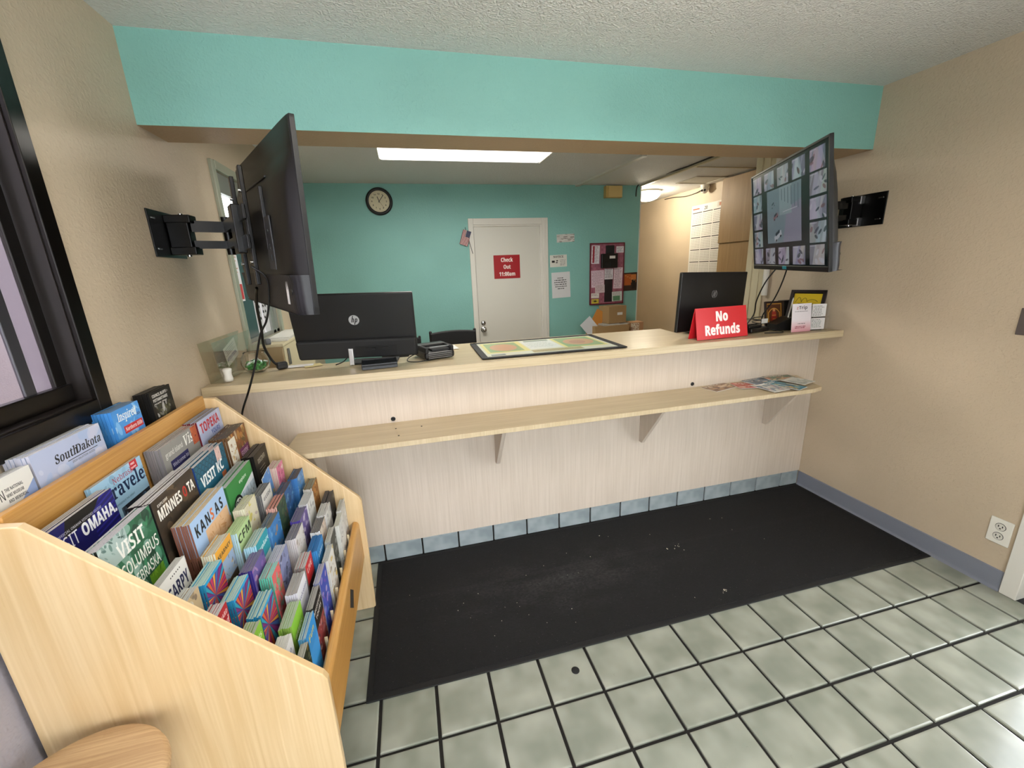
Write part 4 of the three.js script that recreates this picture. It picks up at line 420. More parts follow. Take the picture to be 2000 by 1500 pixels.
// hallway: calendar, wood cabinet, security camera
{ const X = 4.55, map = canvasTex(384, 512, (g, W, h) => { g.fillStyle = '#dedcd6'; g.fillRect(0, 0, W, h); g.fillStyle = '#b5502c'; g.font = 'bold 26px sans-serif'; g.fillText('', 0, 0); g.fillRect(14, 22, 80, 9); g.fillStyle = '#c9c5ba'; g.fillRect(W - 90, 6, 70, 34); g.fillStyle = '#a8643c'; g.fillRect(W - 70, 12, 34, 22); g.fillStyle = '#1d1a18'; g.font = 'bold 34px sans-serif'; g.fillText('20', 150, 40);
    for (let r = 0; r < 5; r++) for (let c = 0; c < 3; c++) { const x = 14 + c * 122, y = 52 + r * 92; g.fillStyle = '#2b2824'; g.fillRect(x, y, 112, 6); g.fillStyle = '#7d7a74'; for (let a = 0; a < 6; a++) for (let b = 0; b < 7; b++) g.fillRect(x + 4 + b * 16, y + 16 + a * 12, 7, 5); } });
  const e = M.paper, o = solo('wall_calendar', bx(0.002, 0.80, 0.585), [e, mat('#fff', 0.6, { map }), e, e, e, e], 'large white year calendar on the hallway wall', 'calendar', [X - 0.004, 1.82, -2.42]); o.rotation.x = 0.0; }
{ const t = thing('wood_cabinet', 'tall tan wood wall cabinet beside the calendar', 'cabinet'); part('carcass', uvBox(rbb(4.42, 4.548, 0.1, 2.4, -2.03, -0.64, 0.003)), M.hallWood, t); part('upper_door', uvBox(rbb(4.40, 4.42, 1.745, 2.395, -2.03, -1.4, 0.003)), M.hallWood, t); part('lower_door', uvBox(rbb(4.41, 4.42, 0.12, 1.735, -2.025, -1.4, 0.003)), M.hallWood, t); part('plinth', bb(4.45, 4.548, 0, 0.1, -2.0, -0.64), M.hallWood, t); }
{ const t = thing('security_camera', 'white turret security camera at the top of the hallway wall', 'camera', [4.50, 2.385, -2.44], -1.0); part('base', [cyl(0.05, 0.05, 0.03, 0, 0.018, 0, 28), rb(0.05, 0.03, 0.08, 0, 0.018, -0.03, 0.004)], M.white, t); const b = new THREE.SphereGeometry(0.042, 24, 16); b.translate(0, -0.02, 0.012); part('ball', b, mat('#e2e0da', 0.35), t); for (const x of [-0.016, 0.016]) { const l = cyl(0.012, 0.012, 0.01, 0, 0, 0, 18); l.rotateX(Math.PI / 2 + 0.25); l.translate(x, -0.03, 0.05); part('lens', l, M.black, t); } }

// ---------------------------------------------------------------- stool
{ const t = thing('wooden_stool', 'round wooden stool against the brochure rack', 'stool', [0.283, 0, 1.391]); part('seat', uvBox(lathe([[0, 0.585], [0.145, 0.585], [0.156, 0.592], [0.16, 0.602], [0.158, 0.613], [0.15, 0.62], [0.13, 0.621], [0, 0.617]], 64)), M.stool, t); for (let k = 0; k < 4; k++) { const a = 0.785 + k * 1.5708; part('leg', tube([[0.1 * Math.cos(a), 0.59, 0.1 * Math.sin(a)], [0.15 * Math.cos(a), 0, 0.15 * Math.sin(a)]], 0.015, 4, 12), M.stool, t); } part('ring', new THREE.TorusGeometry(0.135, 0.009, 8, 40).rotateX(Math.PI / 2).translate(0, 0.2, 0), M.stool, t); }

// ---------------------------------------------------------------- brochure rack
const Z0 = 0.332, Z1 = 1.195;
{ const t = thing('brochure_rack', 'large tiered oak brochure rack filled with travel leaflets', 'rack');
  const side = (back) => { const s = new THREE.Shape(); [[0.13, 0.0], [back, 0.9], [back, 1.085], [0.18, 1.121], [0.235, 1.114], [0.252, 1.096], [0.704, 0.598], [0.713, 0.578], [0.712, 0.3], [0.706, 0.0]].forEach(([x, y], i) => (i ? s.lineTo(x, y) : s.moveTo(x, y))); const g = new THREE.ExtrudeGeometry(s, { depth: 0.014, bevelEnabled: true, bevelSize: 0.003, bevelThickness: 0.003, bevelSegments: 3, bevelOffset: -0.003 }); return uvBox(g); };
  const a = part('side_panel', side(0.13), M.rack, t); a.position.z = Z0 - 0.017; const b = part('side_panel', side(0.13), M.rack, t); b.position.z = Z1 + 0.003;
  part('back_board', uvBox(rbb(0.181, 0.2, 0.5, 1.13, Z0 + 0.001, Z1 - 0.001, 0.003), true), M.rackDark, t);
  { const fb = new THREE.Shape(); fb.moveTo(0.662, 0.29); fb.lineTo(0.662, 0.474); fb.quadraticCurveTo(0.664, 0.48, 0.67, 0.48); fb.lineTo(0.678, 0.478); fb.quadraticCurveTo(0.686, 0.474, 0.688, 0.462); fb.lineTo(0.69, 0.29); const g = new THREE.ExtrudeGeometry(fb, { depth: Z1 - Z0 - 0.004, bevelEnabled: false, curveSegments: 6 }); g.translate(0, 0, Z0 + 0.002); const fbm = part('front_board', uvBox(g, true), M.rackDark, t); const d = new THREE.Shape(); d.moveTo(0, 0.042); d.lineTo(0.046, 0); d.lineTo(0, -0.042); d.lineTo(-0.046, 0); const dg = new THREE.ExtrudeGeometry(d, { depth: 0.001, bevelEnabled: false }); dg.rotateY(Math.PI / 2); dg.translate(0.6895, 0.388, 0.712); part('maker_plate', dg, mat('#3c3833', 0.45), fbm); }
  part('rear_ledge', uvBox(bb(0.131, 0.181, 0.89, 0.9, Z0 + 0.001, Z1 - 0.001)), M.rackDark, t);
  // steps: a floor and a riser for every tier
  const tiers = [[0.2, 0.259, 0.79], [0.259, 0.338, 0.725], [0.338, 0.398, 0.635], [0.398, 0.455, 0.63], [0.455, 0.512, 0.57], [0.512, 0.5625, 0.51], [0.5625, 0.618, 0.44], [0.618, 0.662, 0.395]];
  tiers.forEach(([x0, x1, y], i) => { part('tier_floor', uvBox(bb(x0, x1, y - 0.01, y, Z0 + 0.001, Z1 - 0.001)), M.rackDark, t); if (i < 7) part('tier_riser', uvBox(bb(x1 - 0.002, x1, tiers[i + 1][2], y + 0.07, Z0 + 0.001, Z1 - 0.001), true), M.rackDark, t); });
  for (let k = 1; k < 8; k++) part('pocket_divider', rbb(0.6525, 0.6615, 0.395, 0.49, 0.338 + k * 0.107 - 0.003, 0.338 + k * 0.107 + 0.001, 0.001), mat('#cdbb98', 0.5), t);
}
// brochures -----------------------------------------------------------------
// a brochure faces local +z; w along x. tex cell: cover area plus a strip with page edges (upper) and spine (lower)
function brochureGeo(w, h, d, cell, z = 0) {
  const g = new THREE.BoxGeometry(w, h, d); g.translate(0, h / 2, z); const uv = g.attributes.uv, [cu0, cv0, cu1, cv1, su0, su1] = cell, vm = (cv0 + cv1) / 2;
  for (let f = 0; f < 6; f++) for (let k = 0; k < 4; k++) { const i = f * 4 + k, a = uv.getX(i), b = uv.getY(i); let u, v;
    if (f === 4) { u = cu0 + (cu1 - cu0) * a; v = cv0 + (cv1 - cv0) * b; } else if (f === 1) { u = su0 + (su1 - su0) * (0.15 + 0.7 * a); v = cv0 + (vm - cv0) * (0.04 + 0.92 * b); } else if (f === 0 || f === 2 || f === 3) { u = su0 + (su1 - su0) * (0.2 + 0.6 * (f === 0 ? b : a)); v = vm + (cv1 - vm) * (0.1 + 0.3 * (f === 0 ? a : b)); } else { u = su0 + (su1 - su0) * 0.5; v = vm + (cv1 - vm) * 0.7; }
    uv.setXY(i, u, v); }
  return g;
}
const strip = (g, x, y, w, h, page, spine) => { g.fillStyle = page; g.fillRect(x, y, w, h / 2); g.fillStyle = 'rgba(30,30,34,0.5)'; for (let k = 0; k < h / 2; k += 9) g.fillRect(x, y + k, w, 3); g.fillStyle = spine; g.fillRect(x, y + h / 2, w, h / 2); g.fillStyle = 'rgba(0,0,0,0.3)'; g.fillRect(x, y + h / 2, 2, h / 2); };
const photo = (g, x, y, w, h, cs, seed, n = 60) => { const r = rng(seed); g.save(); g.beginPath(); g.rect(x, y, w, h); g.clip(); g.fillStyle = cs[0]; g.fillRect(x, y, w, h); for (let i = 0; i < n; i++) { g.globalAlpha = 0.35 + 0.5 * r(); g.fillStyle = cs[Math.floor(r() * cs.length)]; g.beginPath(); g.ellipse(x + r() * w, y + r() * h, w * (0.02 + 0.12 * r()), h * (0.01 + 0.06 * r()), r() * 3, 0, 7); g.fill(); } g.restore(); g.globalAlpha = 1; };
const word = (g, s, x, y, size, col, o = {}) => { g.save(); g.translate(x, y); g.scale(o.sx ?? 1, 1); g.rotate(o.rot ?? 0); g.font = (o.style ?? 'bold') + ' ' + size + 'px ' + (o.face ?? 'sans-serif'); g.textAlign = o.align ?? 'left'; g.fillStyle = col; g.fillText(s, 0, 0); if (o.heavy) { g.strokeStyle = col; g.lineWidth = o.heavy; g.strokeText(s, 0, 0); } g.restore(); };
let stackNo = 0;
function stackOf(name, cat, w, h, depth, n, m, cell, top, label, backs, groupName, lean = 0.03) {   // top = [x, y, z] of the cover's upper corner at its far (right-hand) side
  const r = rng(200 + stackNo++), d = depth / n, front = new THREE.Group(), put = (o, i) => { const dx = -i * d, sink = i ? -r() * 0.004 : 0, sl = i ? r() * 0.0022 : 0; o.position.set(top[0] + dx + Math.sin(lean) * h, top[1] - h * Math.cos(lean) + sink, top[2] + w / 2 + sl); o.rotation.set(-lean, Math.PI / 2, 0, 'YXZ'); scene.add(o); };
  front.name = numbered(name); tag(front, label, cat);
  part('cover', brochureGeo(w, h, 0.0012, cell, -0.0006), m, front); part('pages', brochureGeo(w - 0.0006, h - 0.0006, d * 0.86 - 0.0012, [cell[4], cell[1], cell[5], cell[3], cell[4], cell[5]], -0.0006 - d * 0.43), m, front); put(front, 0);
  const proto = mesh('', brochureGeo(w, h, d * 0.86, cell, -d * 0.43), m); tag(proto, backs, cat, groupName);
  for (let i = 1; i < n; i++) { const o = i === 1 ? proto : proto.clone(); o.name = numbered(name); put(o, i); }
}
const CW = 448, CH = 544, magCell = [0, 0, 412 / CW, 1, 414 / CW, 1];
function magazine(short, draw, page, spine, top, w, depth, n, h = 0.275, lean = 0.03) {
  const map = canvasTex(CW, CH, (g) => { g.save(); g.beginPath(); g.rect(0, 0, 412, CH); g.clip(); draw(g, 412, CH); g.restore(); strip(g, 412, 0, CW - 412, CH, page, spine); });
  stackOf('magazine', 'magazine', w, h, depth, n, mat('#ffffff', 0.5, { map, specularIntensity: 0.7 }), magCell, top, short + ', front of its stack', 'copy filed behind the ' + short, 'copies of the ' + short, lean);
}
// back row, standing behind the rack's back board
magazine('white museum guide with blue band at the rack back', (g, W, h) => { g.fillStyle = '#e2e0da'; g.fillRect(0, 0, W, h); g.fillStyle = '#8fa3cf'; g.beginPath(); g.moveTo(W, 60); g.lineTo(W, h); g.lineTo(0, h); g.lineTo(60, 230); g.fill(); g.font = '15px sans-serif'; ['THE NATIONAL', 'WWI MUSEUM', 'AND MEMORIAL'].forEach((s, i) => word(g, s, 190, 62 + i * 24, 19, '#2b2a2c')); word(g, 'N', 140, 90, 60, '#2b2a2c', { style: '' }); photo(g, 250, 130, 60, 60, ['#2b2d38', '#59607a'], 2, 12); }, '#c9c7be', '#d7d5cf', [0.168, 1.185, 1.062], 0.129, 0.03, 5);
magazine('pale sky travel guide lettered South Dakota', (g, W, h) => { photo(g, 0, 0, W, h, ['#b7c0dc', '#c9cfe4', '#a7bce0', '#d8d4e2', '#c2c4d8'], 5, 70); word(g, 'South', 104, 92, 58, '#17171c', { style: 'italic bold', face: 'serif', sx: 0.8 }); word(g, 'Dakota', 226, 92, 58, '#17171c', { style: 'italic bold', face: 'serif', sx: 0.8 }); g.fillStyle = '#17171c'; g.fillRect(170, 104, 190, 3); word(g, '2024 VACATION GUIDE', 190, 124, 14, '#3a3a44', { style: '' }); g.fillStyle = '#37303a'; g.beginPath(); g.moveTo(60, 190); g.lineTo(80, 168); g.lineTo(100, 190); g.fill(); }, '#cfcdc6', '#c4c4d2', [0.166, 1.2, 0.832], 0.222, 0.048, 7);
magazine('bright blue guide with red banner at the rack back', (g, W, h) => { photo(g, 0, 0, W, h, ['#4f97dd', '#6aaee8', '#86c0ee', '#3f84cc', '#bcdcf4'], 8, 70); word(g, 'Inspired', 60, 84, 78, '#eef2f4', { style: 'italic bold', face: 'serif', sx: 0.85 }); word(g, '2024', 340, 96, 26, '#1d3b74'); g.fillStyle = '#c22e30'; g.fillRect(110, 128, 290, 52); word(g, 'Northern Hills', 122, 166, 36, '#f2e9e6', { style: 'italic bold', face: 'serif' }); }, '#6f8aa2', '#3f86cc', [0.17, 1.212, 0.66], 0.125, 0.05, 6, 0.23);
magazine('black and white guide at the far end of the rack back', (g, W, h) => { g.fillStyle = '#171513'; g.fillRect(0, 0, W, h); ['COUNCIL BLUFFS +', 'POTTAWATTAMIE', 'COUNTY, IOWA'].forEach((s, i) => word(g, s, 40, 52 + i * 36, 34, '#e8e6e0')); photo(g, 50, 110, 350, 420, ['#1c1a17', '#d8d8d4', '#5a5a3c', '#e6e6e2', '#3b3a28'], 12, 90); }, '#2c2a26', '#141312', [0.168, 1.216, 0.47], 0.125, 0.045, 7, 0.23);
// first tier
magazine('dark blue guide lettered Visit Omaha', (g, W, h) => { g.fillStyle = '#1b1a60'; g.fillRect(0, 0, W, h); g.strokeStyle = '#2d2a8e'; g.lineWidth = 9; for (let i = 0; i < 16; i++) { g.beginPath(); g.moveTo(250, 30 + i * 22); g.lineTo(430, -20 + i * 26); g.stroke(); } g.fillStyle = '#1a1816'; g.beginPath(); g.moveTo(120, 0); g.lineTo(330, 0); g.lineTo(250, 60); g.lineTo(90, 70); g.fill(); word(g, 'OFFICIAL OMAHA VISITORS GUIDE', 60, 54, 17, '#d8d8e4', { style: '' }); word(g, 'VISIT', 22, 122, 84, '#e9e9ef', { style: '', sx: 0.72 }); word(g, 'OMAHA.', 180, 118, 78, '#f4f4f6', { sx: 0.74, heavy: 3 }); }, '#bcbab4', '#1b1a55', [0.246, 1.072, 0.982], 0.21, 0.029, 5);
magazine('pale blue guide lettered Nebraska Traveler', (g, W, h) => { photo(g, 0, 0, W, h, ['#9fc6df', '#8fb9d4', '#b8d6e6', '#7fa9c6'], 22, 50); word(g, 'Nebraska', 150, 56, 44, '#a83a4c', { face: 'serif', style: '' }); word(g, 'Traveler', 60, 128, 104, '#16284c', { face: 'serif', sx: 0.86, heavy: 2 }); g.fillStyle = '#c2222c'; g.fillRect(310, 0, 62, 48); word(g, 'FREE', 318, 22, 16, '#fff'); word(g, 'GUIDE', 316, 42, 15, '#fff'); photo(g, 150, 190, 260, 250, ['#20242c', '#5a7f9c', '#8fb2c8', '#2e3a4a'], 31, 50); word(g, 'EXPERIENCE THE GREAT', 120, 170, 15, '#31506f', { style: '' }); }, '#c9c7c0', '#8fb4cc', [0.215, 1.082, 0.797], 0.2, 0.012, 2);
magazine('thick grey guide lettered Grand Island', (g, W, h) => { g.fillStyle = '#8d8b86'; g.fillRect(0, 0, W, h); word(g, 'grand island', 30, 78, 46, '#e2e0da', { style: '', sx: 0.75 }); word(g, 'Visit', 230, 88, 96, '#eceae4', { style: 'italic bold', face: 'serif', sx: 0.8 }); g.fillStyle = '#2a2a58'; g.fillRect(60, 110, 200, 70); word(g, 'Welcome to', 74, 154, 34, '#d8d8e6', { style: '' }); photo(g, 340, 0, 72, 120, ['#b55a3a', '#5a2a20', '#d88a4a'], 6, 20); }, '#b6b3ae', '#7f7a7c', [0.246, 1.079, 0.536], 0.222, 0.043, 8);
magazine('white guide with red Topeka lettering', (g, W, h) => { photo(g, 0, 0, W, h, ['#b5bcd8', '#c8cee2', '#a5aed0'], 41, 30); word(g, 'TOPEKA', 34, 96, 96, '#c12a38', { sx: 0.92, heavy: 2 }); word(g, 'YOURS', 190, 150, 50, '#2f4fa0', {}); photo(g, 0, 200, W, 300, ['#8a4a50', '#c9c2d0', '#4f5f8a'], 42, 40); }, '#9d9c98', '#7a1f2a', [0.246, 1.08, 0.339], 0.186, 0.043, 7);
// second tier
magazine('green garden guide lettered Visit Columbus Nebraska', (g, W, h) => { photo(g, 0, 0, W, h, ['#2f6a4c', '#3f8a62', '#1f3f30', '#6aa58a', '#a5c2b8', '#27513c'], 51, 130); photo(g, 0, 0, 200, 120, ['#a8bcb8', '#5a7a72', '#dfe6e2', '#2f4a44'], 53, 40); word(g, 'VISIT', 110, 120, 96, '#f0f0ea', { sx: 0.9 }); word(g, 'COLUMBUS', 90, 208, 82, '#eeeee6', { style: '', sx: 0.72, heavy: 2 }); word(g, 'NEBRASKA', 130, 290, 76, '#eeeee6', { style: '', sx: 0.66, heavy: 2 }); photo(g, 250, 300, 130, 110, ['#6aa02c', '#3f6a1c', '#8cc03a'], 54, 30); }, '#b3b1ad', '#16201c', [0.325, 1.022, 1.003], 0.188, 0.03, 5);
magazine('dark woodland guide lettered Minnesota', (g, W, h) => { photo(g, 0, 0, W, h, ['#3a3128', '#4f4030', '#2a241e', '#6a5640', '#453a2e'], 61, 120); word(g, 'MINNES', 26, 122, 84, '#f0ede6', { sx: 0.68, heavy: 2 }); word(g, 'O', 268, 122, 84, '#b5342c', { sx: 0.68, heavy: 3 }); word(g, 'TA', 320, 122, 84, '#f0ede6', { sx: 0.72, heavy: 2 }); word(g, 'EXPLORE', 40, 50, 22, '#dcd8d0'); }, '#bdbab2', '#1d1a1c', [0.325, 1.021, 0.782], 0.214, 0.05, 7);
magazine('teal patterned guide lettered Visit KC', (g, W, h) => { g.fillStyle = '#1f6078'; g.fillRect(0, 0, W, h); g.strokeStyle = '#143f52'; g.lineWidth = 6; for (let a = 0; a < 9; a++) for (let b = 0; b < 6; b++) { g.beginPath(); g.arc(a * 50 + (b % 2) * 25, b * 24, 20, 3.2, 6.2); g.stroke(); } g.fillStyle = '#2f9fc0'; g.fillRect(0, 260, W, 300); word(g, 'VISIT KC', 40, 160, 96, '#f2f4f4', { sx: 0.8, heavy: 3 }); photo(g, 280, 0, 70, 90, ['#d8b8b0', '#e6cfc8', '#7a5a58'], 71, 14); photo(g, 300, 180, 60, 90, ['#b5623a', '#3a2018', '#d8a07a'], 72, 14); }, '#bdbbb5', '#274a8a', [0.325, 1.012, 0.558], 0.214, 0.055, 7);
magazine('autumn coloured guide at the far side of the second tier', (g, W, h) => { photo(g, 0, 0, W, h, ['#7a4a24', '#c08a48', '#3a2a1c', '#e0d0b0', '#a8502c', '#4f4a2a'], 81, 130); photo(g, 0, 30, 150, 260, ['#e6e0d0', '#c8a868', '#8a5a30'], 82, 30); g.fillStyle = '#6a2a5a'; g.fillRect(190, 160, 210, 90); word(g, 'GUIDE', 204, 224, 54, '#e8c8dc', {}); }, '#5d574c', '#6a4c30', [0.322, 1.008, 0.344], 0.17, 0.06, 7, 0.27);
// third tier
magazine('white leaflet lettered Sarpy County', (g, W, h) => { g.fillStyle = '#e4e2dc'; g.fillRect(0, 0, W, h); word(g, 'SARPY', 110, 150, 110, '#23264a', { sx: 0.85, heavy: 2 }); word(g, 'COUNTY', 90, 250, 100, '#23264a', { sx: 0.78, heavy: 2 }); g.fillStyle = '#2b2b2e'; for (let i = 0; i < 6; i++) g.fillRect(180 + i * 26, 24, 12, 8); }, '#cfcdc6', '#d8d6d0', [0.387, 0.885, 1.035], 0.13, 0.02, 3, 0.24, 0.03);
magazine('thick sky blue guide lettered Kansas', (g, W, h) => { g.fillStyle = '#a9c6ea'; g.fillRect(0, 0, W, h); photo(g, 0, 200, W, 340, ['#d8a878', '#c89060', '#e6c8a0', '#a86a44', '#8a8a3a'], 91, 120); photo(g, 120, 120, 280, 130, ['#e0b890', '#d8a878', '#c8905c'], 92, 60); 'KAN'.split('').forEach((c, i) => word(g, c, 26 + i * 58, 108, 92, '#15151a', { sx: 0.8, heavy: 2 })); word(g, 'S', 204, 108, 92, '#d8703c', { sx: 0.8, heavy: 2 }); 'AS'.split('').forEach((c, i) => word(g, c, 262 + i * 62, 108, 92, '#15151a', { sx: 0.8, heavy: 2 })); photo(g, 0, 220, 130, 320, ['#5a3f22', '#7a7a30', '#3a3a1a', '#c8a070'], 93, 50); }, '#cdb88e', '#8a5a4c', [0.384, 0.936, 0.76], 0.216, 0.043, 8);
magazine('green topped guide with round black emblem', (g, W, h) => { g.fillStyle = '#e0e4e6'; g.fillRect(0, 0, W, h); g.fillStyle = '#3a8a46'; g.beginPath(); g.moveTo(0, 0); g.lineTo(W, 0); g.lineTo(W, 90); g.lineTo(0, 170); g.fill(); photo(g, 140, 140, 272, 200, ['#b8c8d4', '#8fa8b4', '#dfe6ea', '#6a7a7c'], 101, 60); g.strokeStyle = '#17181a'; g.lineWidth = 16; g.beginPath(); g.arc(110, 190, 62, 0, 7); g.stroke(); g.fillStyle = '#e6e8e6'; g.beginPath(); g.arc(110, 190, 50, 0, 7); g.fill(); g.lineWidth = 7; for (const [a, b] of [[90, 170], [130, 170], [90, 210], [130, 210]]) { g.beginPath(); g.arc(a, b, 13, 0, 7); g.stroke(); } word(g, 'explore', 180, 70, 34, '#e8efe4', {}); g.fillStyle = '#2f3f8a'; g.fillRect(330, 320, 82, 60); }, '#b9bcb6', '#3a7a42', [0.384, 0.92, 0.528], 0.216, 0.043, 7);
magazine('black guide at the far side of the third tier', (g, W, h) => { photo(g, 0, 0, W, h, ['#1c1a18', '#2a2622', '#15140f', '#3a342a'], 111, 60); word(g, 'DISCOVER', 90, 90, 50, '#c8c4b8', { style: '' }); lines(g, 90, 130, 200, 4, 24, 8, '#9a9486', 3); }, '#4f4a46', '#15130f', [0.384, 0.915, 0.35], 0.14, 0.043, 6);
// rack cards: five tiers of eight pockets, far pocket first
const AC = 10, AW = 110, AH = 240;
const cards = [];
const flat = (c0, c1, extra) => (g, x, y, w, h, i) => { g.fillStyle = c0; g.fillRect(x, y, w, h); g.fillStyle = c1; g.fillRect(x, y + h * 0.34, w, h * 0.66); if (extra) extra(g, x, y, w, h, i); };
const pic = (cs, extra) => (g, x, y, w, h, i) => { photo(g, x, y, w, h, cs, 300 + i, 60); if (extra) extra(g, x, y, w, h, i); };
const fire = (g, x, y, w, h) => { g.fillStyle = '#5a2a6a'; g.fillRect(x, y, w, h); const cs = ['#d8622c', '#c02f5a', '#e8a43a', '#3f6ab0', '#8a2f7a', '#2fa0b8']; for (let k = 0; k < 26; k++) { const a = k * 0.2417, b = a + 0.17; g.fillStyle = cs[k % 6]; g.beginPath(); g.moveTo(x + w * 0.35, y + h * 0.3); g.lineTo(x + w * 0.35 + 300 * Math.cos(a), y + h * 0.3 + 300 * Math.sin(a)); g.lineTo(x + w * 0.35 + 300 * Math.cos(b), y + h * 0.3 + 300 * Math.sin(b)); g.fill(); } g.fillStyle = '#2a9fd0'; g.fillRect(x, y, w, h * 0.05); };
const txt = (s, size, col, dy = 0.2, o = {}) => (g, x, y, w, h) => word(g, s, x + w / 2, y + h * dy, size, col, { align: 'center', ...o });
const FB = '#a8c4b4';
